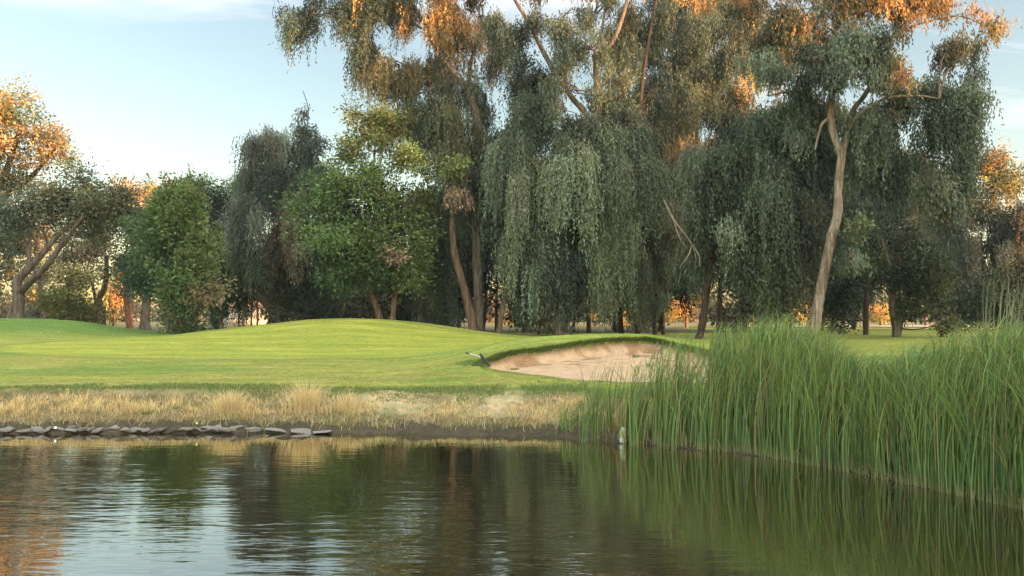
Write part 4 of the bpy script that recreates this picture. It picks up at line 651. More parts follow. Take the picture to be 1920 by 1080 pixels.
for (u, v, ru, rv, lab) in [(958, 606, 22, 14, 'low bush painted gold as a sun patch, glimpsed right of the slim leaning brown trunk'), (1170, 600, 18, 16, 'small bush painted gold as a sun patch, glimpsed right of the small orange palm'), (1500, 560, 20, 34, 'tall bush painted gold as a sun patch, glimpsed between the dark weeping tree and the pale trunk'),
                        (1650, 580, 24, 20, 'bush painted gold as a sun patch, glimpsed between the two oak trunks'), (560, 592, 26, 14, 'low bush painted gold as a sun patch, glimpsed behind the slanting black trunk'), (1400, 570, 14, 24, 'bush painted gold as a sun patch, glimpsed right of the curved dark trunk')]:
    tree('sun_patch_bush', lab, 'bush', u, 92, [[(u, 612, 0, 2), (u + 2, v, 0, 1)]], [('c', u, v, ru, rv, 0, dict(base=YEL, alt=SUN_ORG, pa=.3, size=.7, dens=1.))], BR_RED, twig=3)  # bushes added as sun patches, the sunlight put into their gold leaf colour
# bare dead branch hanging in the gap
root = empty('dead_branch', tuple(P(1260, 395, 43))); tag(root, 'bare pale curved branch hanging below the orange lit hollow', 'branch')
TB = Tubes(); D_ = 43
def bp(pts, r0, r1): TB.add([P(u, v, D_) for u, v in pts], np.linspace(r0, r1, len(pts)), (.34, .29, .25), 5, .03, 4)
bp([(1245, 375), (1262, 410), (1285, 440), (1300, 462), (1311, 480), (1312, 500)], .055, .02); bp([(1298, 460), (1290, 480), (1275, 500)], .03, .012); bp([(1262, 410), (1272, 440), (1284, 462)], .03, .01); bp([(1300, 465), (1305, 485), (1303, 505)], .02, .008)
TB.build('branch', root)

# ---- far tree line, each one its own tree, and a distant wall with a tiled roof
for i in range(30):
    u = -260 + i * 84 + rng.uniform(-22, 22); d = rng.uniform(128, 165); h = rng.uniform(34, 66)
    if 170 < u < 330: h *= .55
    b = [OLV, (.07, .08, .04), (.10, .075, .04), (.05, .06, .03)][i % 4]
    z = tree('far_tree', 'small distant tree of the far line glimpsed between the grove trunks', 'tree', u, d, [[(u, 606, 0, 2), (u, 606 - h * .5, 0, 1)]],
         [('c', u, 606 - h * .55, 42, h * .55, 0, dict(base=b, alt=SUN_ORG, pa=.04, size=1.4, leaf=.75, dens=1.1))], BR_RED, 'far tree line', twig=3, limbs=False)
m_wall = mat_plain('stucco', (.50, .42, .34), .9, .1, .1, 3); m_roof = mat_plain('roof_tile', (.34, .17, .09), .8, .2, .25, 12)
def box(cx, cy, cz_, sx, sy, sz):
    o = np.array([[-1, -1, -1], [1, -1, -1], [1, 1, -1], [-1, 1, -1], [-1, -1, 1], [1, -1, 1], [1, 1, 1], [-1, 1, 1]]) * .5 * np.array([sx, sy, sz]) + np.array([cx, cy, cz_])
    f = np.array([[0, 3, 2, 1], [4, 5, 6, 7], [0, 1, 5, 4], [1, 2, 6, 5], [2, 3, 7, 6], [3, 0, 4, 7]]); return o, f
def boxes(name, bs, mat, parent):
    V = []; Fs = []; n = 0
    for b in bs: o, f = box(*b); V.append(o); Fs.append(f + n); n += 8
    return mesh_obj(name, np.concatenate(V), np.concatenate(Fs), mat, parent)
def house(u, d, wd, lab):
    x = X(u, d); z = GZ(x, d); r = empty('far_house', (x, d, z)); tag(r, lab, 'house')
    boxes('wall', [(x, d, z + 1.2, wd, 5, 2.6)], m_wall, r)
    V = [(x - wd / 2 - .4, d - 3, z + 2.5), (x + wd / 2 + .4, d - 3, z + 2.5), (x + wd / 2 + .4, d + 3, z + 2.5), (x - wd / 2 - .4, d + 3, z + 2.5), (x - wd / 2 + 1, d, z + 3.9), (x + wd / 2 - 1, d, z + 3.9)]
    me = bpy.data.meshes.new('roof'); me.from_pydata([tuple(np.array(v) - np.array((x, d, z))) for v in V], [], [(0, 1, 5, 4), (1, 2, 5), (2, 3, 4, 5), (3, 0, 4), (0, 3, 2, 1)]); me.materials.append(m_roof)
    o = bpy.data.objects.new('roof', me); COL.objects.link(o); o.parent = r
    wn = boxes('window', [(x - wd * .2, d - 2.53, z + 1.4, 1.2, .06, 1.0)], mat_plain('dark_glass', (.04, .05, .06), .1, .5, .1), r)
    wn2 = boxes('window', [(x + wd * .25, d - 2.53, z + 1.4, 1.2, .06, 1.0)], bpy.data.materials['dark_glass'], r)
house(497, 118, 9, 'low beige house with orange tiled roof glimpsed left of the slanting black trunk')
x0, x1 = X(425, 105), X(478, 105); r = empty('garden_wall', ((x0 + x1) / 2, 105, .9)); tag(r, 'long pale low wall seen through the willow strands', 'wall')
boxes('wall_panel', [((x0 + x1) / 2, 105, 1.35, x1 - x0 + 4, .25, .95)], m_wall, r); boxes('coping', [((x0 + x1) / 2, 105, 1.87, x1 - x0 + 4.2, .4, .09)], m_wall, r)

# ---- the air between here and the far trees: one closed even volume, sky outside it
V, Fc = box(0, 120, 20, 420, 330, 46); ho = mesh_obj('haze', V, Fc, M_BARK); ho.data.materials.clear()
hm = bpy.data.materials.new('haze_air'); hm.use_nodes = True; hm.node_tree.nodes.clear(); ov = hm.node_tree.nodes.new('ShaderNodeOutputMaterial'); pv_ = hm.node_tree.nodes.new('ShaderNodeVolumePrincipled')
pv_.inputs['Density'].default_value = .0002; pv_.inputs['Color'].default_value = (.85, .92, 1, 1); hm.node_tree.links.new(pv_.outputs[0], ov.inputs[1]); ho.data.materials.append(hm); tag(ho, kind='stuff')
# ---- the tree belt behind the photographer that shades the course (outside the frame)
def belt_mesh(seed):
    LV = Leaves(); T = Tubes()
    T.add([(0, 0, -.3), (.2, 0, 6), (.1, .3, 12), (0, 0, 17)], [.45, .35, .22, .1], BR_GREY, 8, .05, 3)
    for (cx_, cy_, cz0, rx, rz) in [(0, 0, 7, 5.5, 4.5), (1, 1, 12, 5.5, 4.5), (-2, 0, 16, 3.8, 3.2), (2.5, -1, 18, 3.2, 3)]:
        c = np.array([cx_ + rng.normal() * .6, cy_ + rng.normal() * .6, cz0]); r = np.array([rx, rx, rz])
        clump_lobe(LV, c, r, EUD, 1.0, .62, size=1.4)
        T.add([(0, 0, cz0 - 4), c], [.15, .06], BR_GREY, 5, .0, 1)
    return LV, T
belt = []
for k in range(3):
    LV, T = belt_mesh(k); root = empty('belt_tree', (0, 0, 0)); T.build('trunk', root); LV.build('crown', root); belt.append(root)
az = R(SUN_AZ); sdir = np.array([math.sin(az), math.cos(az)]); perp = np.array([-sdir[1], sdir[0]])
n_b = 0
for row, (dist, s0) in enumerate([(58, 0), (66, 4)]):
    for t in np.arange(-48 + s0, 38, 8.5):
        p = np.array([0, 32.]) + sdir * dist + perp * (t + rng.uniform(-1.5, 1.5)); k = n_b
        src = belt[n_b % 3]
        if n_b < 3: o = src
        else:
            o = src.copy(); COL.objects.link(o)
            for ch in [c for c in bpy.data.objects if c.parent is src]:
                c2 = ch.copy(); COL.objects.link(c2); c2.parent = o
        o.location = (p[0], p[1], GZ(p[0], p[1])); o.rotation_euler = (0, 0, rng.uniform(0, 6.28)); sc = rng.uniform(.95, 1.12); o.scale = (1.1, 1.1, sc)
        tag(o, 'tall shade tree in the belt behind the photographer', 'tree', 'shade trees behind the photographer'); n_b += 1

# ------------------------------------------------------------------ grasses and reeds
def blades(x, y, z, h, w, lean, bend, col, tipcol=None, seg=5, name='x', mat=None, parent=None, basecol=None, wob=.12):
    """ribbons: lean (n,2) direction of bending, bend = fraction of height carried sideways at the tip"""
    n = len(x); t = np.linspace(0, 1, seg + 1); sidea = rng.uniform(-.9, .9, n); sx, sy = np.cos(sidea), np.sin(sidea)
    prof = np.clip(1 - t ** 2.2, .06, 1) * (.8 + .2 * np.minimum(t * 6, 1))
    px = x[:, None] + lean[:, 0:1] * (bend[:, None] * h[:, None]) * (t[None] ** 3.2) + rng.normal(size=(n, 1)) * wob * h[:, None] * t[None]
    py = y[:, None] + lean[:, 1:2] * (bend[:, None] * h[:, None]) * (t[None] ** 2.6) + rng.normal(size=(n, 1)) * wob * h[:, None] * t[None]
    pz = z[:, None] + h[:, None] * (t[None] - .32 * bend[:, None] * t[None] ** 4)
    wv = w[:, None] * prof[None] * .5
    A = np.stack([px - sx[:, None] * wv, py - sy[:, None] * wv, pz], -1); B = np.stack([px + sx[:, None] * wv, py + sy[:, None] * wv, pz], -1)
    V = np.stack([A, B], 2).reshape(-1, 3); b = (np.arange(n) * (seg + 1) * 2)[:, None] + (np.arange(seg) * 2)[None]
    Q = np.stack([b, b + 1, b + 3, b + 2], -1).reshape(-1, 4)
    c = np.repeat(col[:, None], seg + 1, 1)
    if tipcol is not None: m = (t ** 1.5)[None, :, None]; c = c * (1 - m) + tipcol[:, None] * m
    if basecol is not None: m = np.clip(1 - t * 7, 0, 1)[None, :, None]; c = c * (1 - m) + np.array(basecol)[None, None] * m
    return V, Q, np.repeat(c, 2, 1).reshape(-1, 3)
class Bl:
    def __init__(s): s.V = []; s.Q = []; s.C = []; s.n = 0
    def add(s, r): V, Q, c = r; s.V.append(V); s.Q.append(Q + s.n); s.C.append(c); s.n += len(V)
    def build(s, name, mat, parent=None): return mesh_obj(name, np.concatenate(s.V), np.concatenate(s.Q), mat, parent, np.clip(np.concatenate(s.C), .003, .9))

TOPU = [1050, 1100, 1150, 1200, 1250, 1300, 1350, 1400, 1450, 1500, 1545, 1590, 1650, 1700, 1760, 1820, 1900, 2000, 2600]
TOPV = [700, 672, 676, 664, 640, 636, 626, 614, 608, 618, 644, 680, 688, 664, 644, 630, 622, 606, 500]
def reed_pts(n, u0, u1, s0, s1):
    u = rng.uniform(u0, u1, n); v = np.interp(u, SH_U, SH_V); d = ZC * F / (v - HZ); s = rng.uniform(s0, s1, n); keep = (fbm(u / 16., s * 1.3, 71, 2) > .34) | (s < .12); u, d, s = u[keep], d[keep], s[keep]; y = d + s; x = X(u, y); return u, x, y, s
def reed_set(n, u0, u1, s0, s1, clump=None, hmul=1., thick=1.):
    u, x, y, s = reed_pts(n, u0, u1, s0, s1); n = len(u)
    if clump is not None:
        k = rng.integers(0, len(clump), n); y = clump[k, 1] + rng.normal(size=n) * .09; x = clump[k, 0] + rng.normal(size=n) * .10; u = CX + x / y * F
    topv = np.interp(u, TOPU, TOPV); H = ZC - (topv - HZ) / F * y
    h = H * (.50 + .56 * rng.random(n) ** .75) * hmul + .05; z = np.maximum(ground_z(x, y), -.12) - .03
    a = rng.normal(0, .45, n); lean = np.stack([np.cos(a), np.sin(a)], -1); flip = rng.random(n) < .14; lean[flip, 0] *= -1
    bend = rng.uniform(.05, .55, n) * (.3 + .8 * rng.random(n))
    base = np.array([.080, .128, .032]) * rng.uniform(.45, 1.7, (n, 1)) * (.65 + .7 * fbm(u / 22., s * 1.5, 61, 3))[:, None] * rng.uniform(.9, 1.12, (n, 3))
    cool = rng.random(n) < .35; base[cool] = np.array([.062, .11, .044]) * rng.uniform(.6, 1.6, (cool.sum(), 1))
    dry = rng.random(n) < .08; base[dry] = np.array([.22, .17, .09]) * rng.uniform(.6, 1.3, (dry.sum(), 1))
    tip = base * np.array([1.7, 1.45, 1.3])
    return blades(x, y, z, h, rng.uniform(.010, .020, n) * thick, lean, bend, base, tip, 7, basecol=(.20, .19, .09), wob=.055)
RB = Bl()
RB.add(reed_set(2100, 1330, 1530, -.05, 1.4)); RB.add(reed_set(2100, 1500, 1700, -.05, 1.5)); RB.add(reed_set(5300, 1680, 2250, -.05, 1.9)); RB.add(reed_set(1500, 2200, 3200, 0, 2)); RB.add(reed_set(420, 1300, 1700, -.06, .11, hmul=.9)); RB.add(reed_set(620, 1680, 2250, -.06, .11, hmul=.9))
RB.add(reed_set(330, 1225, 1345, 0, .8))
for (n, u0, u1, s1) in ((3000, 1320, 1700, 1.4), (3600, 1690, 2250, 1.9), (160, 1180, 1310, .6)):
    u, x, y, s = reed_pts(n, u0, u1, -.05, s1); n = len(u); H = ZC - (np.interp(u, TOPU, TOPV) - HZ) / F * y; fr_ = rng.uniform(.45, .97, n) ** .8; a = rng.normal(0, .5, n); flip = np.where(rng.random(n) < .18, -1, 1)
    b0 = np.array([.085, .14, .042]) * rng.uniform(.5, 1.7, (n, 1)) * rng.uniform(.9, 1.12, (n, 3)); yl = rng.random(n) < .12; b0[yl] = np.array([.17, .19, .06]) * rng.uniform(.7, 1.3, (yl.sum(), 1))
    RB.add(blades(x + .06 * H * fr_, y, H * fr_ - .1, rng.uniform(.25, .6, n), rng.uniform(.010, .017, n), np.stack([np.cos(a) * flip, np.sin(a)], -1), rng.uniform(.3, 1.2, n), b0, b0 * 1.2, 5, wob=.1))
rb = RB.build('reeds', M_BLADE); tag(rb, 'dense bed of tall green reeds leaning right along the pond edge', 'reeds', kind='stuff')
for lab, cu, nb_, spread_u in [('sparse low green reeds at the left end of the reed line', 1072, 40, 18), ('open reed clump just left of the plastic bottle', 1122, 80, 30), ('tall thin reed clump just right of the plastic bottle', 1200, 110, 28), ('reed clump joining the left end of the dense reed bed', 1262, 110, 30)]:
    v = np.interp(cu, SH_U, SH_V); d = ZC * F / (v - HZ) + .1; cl = np.stack([X(cu + rng.uniform(-spread_u, spread_u, 14), d), d + rng.uniform(-.15, .45, 14)], -1)
    r = empty('reed_clump', (X(cu, d), d, 0.)); tag(r, lab, 'reeds')
    b_ = Bl(); b_.add(reed_set(nb_, 0, 1, 0, 1, clump=cl, hmul=.42 if cu < 1090 else 1.)); b_.add(reed_set(nb_ // 2, 0, 1, 0, 1, clump=cl, hmul=.5)); b_.build('blades', M_BLADE, r)
# dead litter at the foot of the reeds
n = 650; u, x, y, s = reed_pts(n, 1130, 2300, -.04, .35); n = len(u); z = np.maximum(ground_z(x, y), 0.) ; a = rng.uniform(0, 6.28, n)
b_ = Bl(); b_.add(blades(x, y, z, rng.uniform(.12, .45, n), rng.uniform(.01, .02, n), np.stack([np.cos(a), np.sin(a)], -1), rng.uniform(.4, 1.6, n), vary((.20, .165, .09), n, .5), seg=4, wob=.2))
tag(b_.build('reed_litter', M_STRAW), 'dead tan stalks littering the foot of the reeds', 'dead stalks', kind='stuff')
# background tall stalks at right edge
n = 70; xx = X(rng.uniform(1855, 1960, n), 24.); b_ = Bl(); yy = np.full(n, 24.) + rng.uniform(-.8, .8, n)
r = empty('tall_stalks', (X(1905, 24.), 24., 1.)); tag(r, 'tall pale upright stalks rising above the reeds at the right edge', 'plant')
b_.add(blades(xx, yy, ground_z(xx, yy), rng.uniform(1.6, 3.3, n), rng.uniform(.015, .03, n), np.stack([np.ones(n), np.zeros(n)], -1), rng.uniform(.02, .2, n), vary((.16, .18, .11), n, .3), seg=6, wob=.05)); b_.build('stalks', M_BLADE, r)

# straw grass on the bank
def bank_pts(n, u0, u1, s0, s1):
    u = rng.uniform(u0, u1, n); v = np.interp(u, SH_U, SH_V); d = ZC * F / (v - HZ); y = d + rng.uniform(s0, s1, n); return u, X(u, y), y
def straw(ncl, per, u0, u1, s0, s1, hlo, hhi, col, green=.12, excl=True, spread=.10, lean_amt=.5):
    u, cx_, cy_ = bank_pts(ncl, u0, u1, s0, s1)
    if excl:
        keep = (np.exp(-((u - 735) / 42) ** 2) + .8 * np.exp(-((u - 925) / 45) ** 2) + .55 * np.exp(-((u - 300) / 30) ** 2)) < rng.random(ncl); cx_, cy_, u = cx_[keep], cy_[keep], u[keep]
    keep = fbm(u / 38., cy_ * 2, 23, 3) - .02 > rng.random(len(u)) * .9; cx_, cy_, u = cx_[keep], cy_[keep], u[keep]
    k = len(cx_); H = .84 * rng.uniform(hlo, hhi, k) * (.12 + 1.15 * fbm(u / 45., u * 0, 19, 3)); cid = np.repeat(np.arange(k), per); m = len(cid); a = rng.uniform(0, 6.28, m); rr = np.abs(rng.normal(size=m)) * spread
    x = cx_[cid] + np.cos(a) * rr; y = cy_[cid] + np.sin(a) * rr
    cc = vary(col, k, .22)[cid] * rng.uniform(.6, 1.35, (m, 1)); g = rng.random(m) < green; cc[g] = np.array([.13, .14, .045]) * rng.uniform(.6, 1.3, (g.sum(), 1))
    tip = cc * np.array([1.25, 1.2, 1.1]) + .02
    return blades(x, y, ground_z(x, y) - .02, H[cid] * rng.uniform(.5, 1.15, m), rng.uniform(.006, .012, m), np.stack([np.cos(a), np.sin(a)], -1), rng.uniform(.1, .9, m) * lean_amt * 1.6, cc, tip, 4, wob=.10)
DG = Bl()
SC_ = (.46, .36, .21)
DG.add(straw(1000, 20, -150, 1130, 1.1, 2.3, .20, .38, SC_, .10)); DG.add(straw(420, 18, -150, 1130, .45, 1.3, .14, .28, (.30, .23, .12), .28)); DG.add(straw(160, 20, -150, 290, 1.2, 2.0, .34, .46, SC_, .05))
DG.add(straw(70, 24, 340, 500, 1.1, 1.9, .28, .42, SC_, .30)); DG.add(straw(50, 20, 800, 900, 1.2, 1.9, .28, .42, SC_, .12)); DG.add(straw(90, 22, 1000, 1180, .8, 2.0, .28, .42, SC_, .12)); DG.add(straw(330, 14, 600, 1130, .12, 1.0, .06, .18, (.10, .12, .04), .6, False)); DG.add(straw(260, 12, -100, 1130, .3, 2.2, .05, .14, (.12, .15, .045), .8, False)); DG.add(straw(60, 16, 255, 350, 1.0, 1.8, .12, .2, (.12, .15, .04), .9, False))
n = 900; u, x, y = bank_pts(n, -100, 1130, .15, 1.1); a = rng.uniform(0, 6.28, n)
DG.add(blades(x, y, ground_z(x, y), rng.uniform(.12, .32, n), rng.uniform(.008, .014, n), np.stack([np.cos(a), np.sin(a)], -1), rng.uniform(.6, 2.2, n), vary((.34, .27, .17), n, .4), seg=4, wob=.3))
tag(DG.build('dry_grass', M_STRAW), 'straw coloured dry grass covering the pond bank', 'grass', kind='stuff')
for lab, cu, s_, h_, per in [('tallest feathery straw tuft on the bank in front of the putting green', 575, 1.5, .80, 260), ('wide straw tuft beside the pale bare patch', 655, 1.5, .46, 150), ('straw tuft with green heart spreading over the bank left of the tallest tuft', 430, 1.4, .50, 210)]:
    v = np.interp(cu, SH_U, SH_V); d = ZC * F / (v - HZ) + s_; x = X(cu, d); r = empty('grass_tuft', (x, d, GZ(x, d))); tag(r, lab, 'grass tuft')
    a = rng.uniform(0, 6.28, per * 2); rr = np.abs(rng.normal(size=per * 2)) * .16; xs = x + np.cos(a) * rr * 1.6; ys = d + np.sin(a) * rr
    b_ = Bl(); cc = vary(SC_, per * 2, .3); b_.add(blades(xs, ys, ground_z(xs, ys) - .02, rng.uniform(.45, 1.1, per * 2) * h_, rng.uniform(.006, .011, per * 2), np.stack([np.cos(a), np.sin(a)], -1), rng.uniform(.1, .8, per * 2), cc, cc * 1.25, 5, wob=.08)); b_.build('blades', M_STRAW, r)
# green fringe where lawn meets bank, and grass lip round the bunker
GF = Bl()
n = 34000; u, x, y = bank_pts(n, -160, 1240, 1.7, 3.7); keep = (fbm(x * 1.4, y * 2.4, 15, 4) + .30 * np.exp(-((y - shore_y(x, y) - 2.95) / .38) ** 2)) > .58; u, x, y = u[keep], x[keep], y[keep]; n = len(x); a = rng.uniform(0, 6.28, n)
GF.add(blades(x, y, ground_z(x, y) - .01, rng.uniform(.04, .10, n), rng.uniform(.006, .012, n), np.stack([np.cos(a), np.sin(a)], -1), rng.uniform(.1, .9, n), vary((.100, .145, .038), n, .5, (.26, .22, .1), .12), seg=3, wob=.2))
n = 26000; i = rng.integers(0, len(BKS), n); t = rng.random(n)[:, None]; q = BKS[i] * (1 - t) + BKS[(i + 1) % len(BKS)] * t
cen = BKS.mean(0); o_ = unit(q - cen); off = rng.uniform(-.03, .22, n); x = q[:, 0] + o_[:, 0] * off; y = q[:, 1] + o_[:, 1] * off
back = sstep(21.3, 22.8, y); h = .022 + back * rng.uniform(.04, .19, n); a = rng.normal(0, .8, n); ln = np.stack([-o_[:, 0] + .5 * np.cos(a * 3), -o_[:, 1] * 1.0 + .4 * np.sin(a)], -1)
GF.add(blades(x, y, ground_z(x, y) - .01, h, rng.uniform(.006, .012, n), unit(ln), rng.uniform(.2, 1.3, n), vary((.070, .12, .028), n, .5, (.20, .15, .07), .12), seg=3, wob=.25))
n = 9000; x = X(rng.uniform(840, 1000, n), 24) ; y = rng.uniform(21.6, 24, n); x = x + 0; keep = (((x + 1.0) / .62) ** 2 + ((y - 22.7) / .75) ** 2 < rng.random(n) * 1.1) & (bunker_sd(x, y) < .1); x, y = x[keep], y[keep]; n = len(x); a = rng.uniform(0, 6.28, n)
GF.add(blades(x, y, ground_z(x, y) - .01, rng.uniform(.03, .08, n), rng.uniform(.006, .012, n), np.stack([np.cos(a), np.sin(a)], -1), rng.uniform(.1, .9, n), vary((.09, .14, .03), n, .4), seg=3, wob=.2))
n = 60000; u = rng.uniform(-60, 1350, n); d = 17.2 + 12 * rng.random(n) ** 1.6; x = X(u, d); y = d; keep = (fbm(x * 1.3, y * 2.6, 15, 4) > .50) & (bunker_sd(x, y) < -.1) & (y - shore_y(x, y) > 3.0); x, y = x[keep], y[keep]; n = len(x); a = rng.uniform(0, 6.28, n)
GF.add(blades(x, y, ground_z(x, y) - .008, rng.uniform(.018, .045, n), rng.uniform(.008, .016, n), np.stack([np.cos(a), np.sin(a)], -1), rng.uniform(.2, 1., n), vary((.17, .20, .055), n, .45, (.30, .25, .11), .12), seg=2, wob=.2))
tag(GF.build('grass', M_BLADE), 'short dark green grass fringing the lawn edge and bunker lip', 'grass', kind='stuff')
# weeds in the sand
for k, (u, d) in enumerate([(965, 22.2), (1190, 23.8), (1215, 22.5)]):
    x = X(u, d); z = GZ(x, d); r = empty('weed', (x, d, z)); tag(r, ['small green weed in the sand near the rake', 'small weed high on the sand face', 'small weed in the sand behind the thin reeds'][k], 'weed'); n = 40; a = rng.uniform(0, 6.28, n)
    b_ = Bl(); b_.add(blades(x + rng.normal(size=n) * .07, d + rng.normal(size=n) * .05, np.full(n, z - .01), rng.uniform(.04, .12, n), rng.uniform(.01, .018, n), np.stack([np.cos(a), np.sin(a)], -1), rng.uniform(.3, 1.2, n), vary((.08, .13, .03), n, .4), seg=3)); b_.build('leaves', M_BLADE, r)

# ------------------------------------------------------------------ shore rocks
def rock(u, s, wpx, hm, lab, grp=None, tilt=0.):
    v = np.interp(u, SH_U, SH_V); d = ZC * F / (v - HZ) + s; x = X(u, d); wd = wpx * MP(d)
    import bmesh
    bm = bmesh.new(); bmesh.ops.create_icosphere(bm, subdivisions=3, radius=1.0)
    bm.clear(); npt = 16
    for _ in range(npt):
        q = rng.uniform(-1, 1, 3); q /= max(np.abs(q).max(), .3); q[0] *= rng.uniform(.7, 1); q[2] *= rng.uniform(.6, 1.0) * (1 - .35 * abs(q[0])); bm.verts.new(q)
    bmesh.ops.convex_hull(bm, input=bm.verts); bmesh.ops.delete(bm, geom=[v_ for v_ in bm.verts if not v_.link_faces], context='VERTS')
    bmesh.ops.bevel(bm, geom=bm.edges[:], offset=.05, segments=1, affect='EDGES')
    me = bpy.data.meshes.new('shore_rock'); bm.to_mesh(me); bm.free(); me.materials.append(M_ROCK)
    o = bpy.data.objects.new('shore_rock', me); COL.objects.link(o); o.location = (x, d, hm * .36); o.scale = (wd / 2 * .9, rng.uniform(.08, .16), hm / 2 * .48)
    o.rotation_euler = (rng.normal() * .12, tilt + rng.normal() * .10, rng.normal() * .22); tag(o, lab, 'rock', grp)
G_ = 'flat grey rocks along the waterline'; GL = 'flat grey layered rock lying at the waterline of the left bank'
rock(8, .02, 34, .20, 'pale pointed rock at the left frame edge on the waterline'); rock(22, .12, 26, .22, GL, G_)
rock(52, .05, 40, .17, 'long smooth grey slab left of the dark nook with the white ball'); rock(78, .1, 26, .2, GL, G_, .35)
rock(92, .10, 22, .18, 'dark slanted rock above the white ball', None, -.45); rock(116, .10, 26, .18, 'dark slanted rock right of the white ball', None, .45)
for u in np.arange(138, 455, 17):
    rock(u + rng.uniform(-4, 4), rng.uniform(-.02, .14), rng.uniform(16, 36), rng.uniform(.10, .21), GL, G_, rng.normal() * .15)
    if rng.random() < .6: rock(u + rng.uniform(-8, 8), rng.uniform(.12, .26), rng.uniform(20, 44), rng.uniform(.16, .26), GL, G_)
rock(482, .06, 46, .20, 'pale broad slab rock left of the long flat ledge'); rock(520, .1, 60, .16, 'long flat pale ledge rock near the right end of the rock line'); rock(565, .08, 50, .13, GL, G_); rock(605, .0, 44, .12, 'last thin flat slab at the right end of the rock line')
# ------------------------------------------------------------------ small things
def ball(u, v, r, colr, lab):
    sy = np.interp(u, SH_U, SH_V); d = ZC * F / (sy - HZ) - .04; p = P(u, v, d); bpy_me = bpy.data.meshes.new('golf_ball')
    import bmesh
    bm = bmesh.new(); bmesh.ops.create_icosphere(bm, subdivisions=4, radius=r)
    for vt in bm.verts:
        n_ = vt.co.normalized(); k = abs(math.sin(n_.x * 22) * math.sin(n_.y * 22) * math.sin(n_.z * 22)); vt.co = n_ * (r * (1 - .03 * k))
    for f in bm.faces: f.smooth = True
    bm.to_mesh(bpy_me); bm.free(); bpy_me.materials.append(mat_plain('ball_' + lab.split()[0], colr, .3, .5, .03)); o = bpy.data.objects.new('golf_ball', bpy_me); COL.objects.link(o); o.location = tuple(p); tag(o, lab, 'golf ball')
ball(104, 802, .0215, (.85, .85, .82), 'white golf ball in the dark nook of the shore rocks'); ball(369, 793.5, .0215, (.50, .62, .04), 'yellow green golf ball on top of the shore rocks')
# rake
def rodmesh(T, a, b, r, col=(.5, .5, .5), sides=8): T.add([a, (np.array(a) + np.array(b)) / 2, b], [r, r, r], col, sides, 0., 1)
m_al = mat_plain('worn_metal', (.42, .44, .46), .4, .5, .1, metallic=.6) if False else mat_plain('worn_metal', (.42, .44, .46), .4, .5, .1); m_blk = mat_plain('black_plastic', (.010, .010, .012), .5, .4, .1)
dr = 22.0; ha = P(900, 664, dr + .12); hb = P(918.5, 686.5, dr - .05); he = P(874, 661.5, dr + .9)
for q in (ha, hb, he): q[2] = max(q[2], GZ(q[0], q[1]) + .05)
hm_ = (ha * .72 + hb * .28)
r = empty('bunker_rake', tuple((ha + hb) / 2)); tag(r, 'bunker rake with black head and pale handle lying at the left tip of the sand', 'rake')
T = Tubes(); rodmesh(T, he, hm_, .016); T.build('handle', r, m_al)
T = Tubes(); g1 = he + (hm_ - he) * .22; rodmesh(T, he - (hm_ - he) * .02, g1, .022); T.build('grip', r, m_blk)
T = Tubes(); rodmesh(T, ha, hb, .036); T.build('head', r, m_blk)
T = Tubes()
for k in range(14):
    q = ha + (hb - ha) * (k + .5) / 14; T.add([q, q + np.array([.0, -.02, -.07])], [.006, .003], (0, 0, 0), 5, 0, 1)
T.build('teeth', r, m_blk)
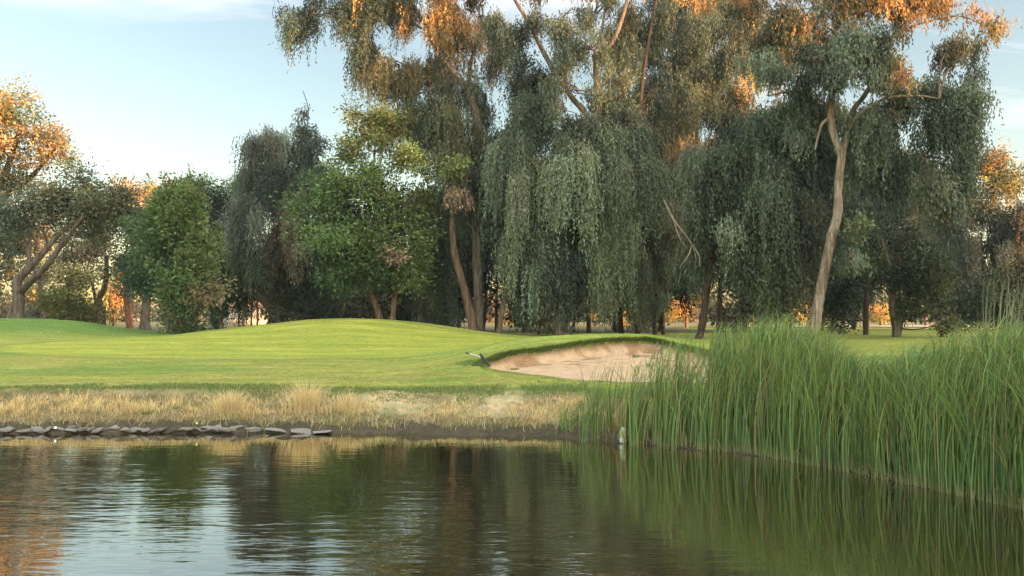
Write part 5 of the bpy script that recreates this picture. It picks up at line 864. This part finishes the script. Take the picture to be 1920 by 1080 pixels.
# bottle
sv = np.interp(1166, SH_U, SH_V); d = ZC * F / (sv - HZ) - .06; x = X(1166, d)
r = empty('plastic_bottle', (x, d, 0.0)); tag(r, 'pale plastic bottle with green label standing in shallow water among the thin reeds', 'bottle'); r.rotation_euler = (0, .06, 0)
def lathe(prof, mat, name, sides=20):
    T = Tubes(); V = []; n = len(prof)
    for (rr, z) in prof:
        for k in range(sides): a = 2 * math.pi * k / sides; V.append((x + rr * math.cos(a), d + rr * math.sin(a), z))
    i = np.arange(n * sides).reshape(n, sides); j = np.roll(i, -1, 1); Q = np.stack([i[:-1], j[:-1], j[1:], i[1:]], -1).reshape(-1, 4)
    return mesh_obj(name, V, Q, mat, r, smooth=True)
lathe([(.0, .0), (.048, .01), (.055, .03), (.055, .09), (.048, .10), (.048, .11), (.055, .12), (.055, .21), (.053, .235), (.04, .265), (.02, .285), (.016, .30)], mat_plain('cloudy_plastic', (.26, .29, .22), .25, .5, .45, 40), 'body')
lathe([(.0565, .155), (.0570, .16), (.0570, .215), (.055, .22)], mat_plain('green_label', (.14, .26, .08), .4, .3, .3, 20), 'label')
lathe([(.018, .288), (.020, .29), (.020, .312), (.0, .313)], mat_plain('bottle_cap', (.05, .05, .05), .4, .4, .1), 'cap')
# fallen leaves on the lawns
lm_ = mat_plain('fallen_leaf', (.36, .33, .2), .7, .2, .2); lme = bpy.data.meshes.new('fallen_leaf'); lme.from_pydata([(-.045, 0, 0), (-.015, .026, .012), (.045, 0, .008), (-.015, -.026, .012), (0, 0, -.004)], [], [(0, 4, 1), (1, 4, 2), (2, 4, 3), (3, 4, 0)]); lme.materials.append(lm_)
pts = [(X(u, d), d) for u, d in zip(rng.uniform(-20, 250, 46), rng.uniform(41, 48.5, 46))] + [(X(u, d), d) for u, d in zip(rng.uniform(900, 1080, 10), rng.uniform(17.2, 18.4, 10))] + [(X(75, 21), 21), (X(210, 18.4), 18.4), (X(128, 18.3), 18.3), (X(450, 18.5), 18.5)]
for x_, y_ in pts:
    o = bpy.data.objects.new('fallen_leaf', lme); COL.objects.link(o); o.location = (x_, y_, GZ(x_, y_) + .02); o.rotation_euler = (rng.normal() * .4, rng.normal() * .4, rng.uniform(0, 6.28))
    tag(o, 'small pale fallen leaf lying on the green lawn', 'leaf', 'pale fallen leaves scattered on the lawn')
print('POLYS', sum(len(o.data.polygons) for o in bpy.data.objects if o.type=='MESH' and o.name.startswith('crown')), sum(len(o.data.polygons) for o in bpy.data.objects if o.type == 'MESH'))
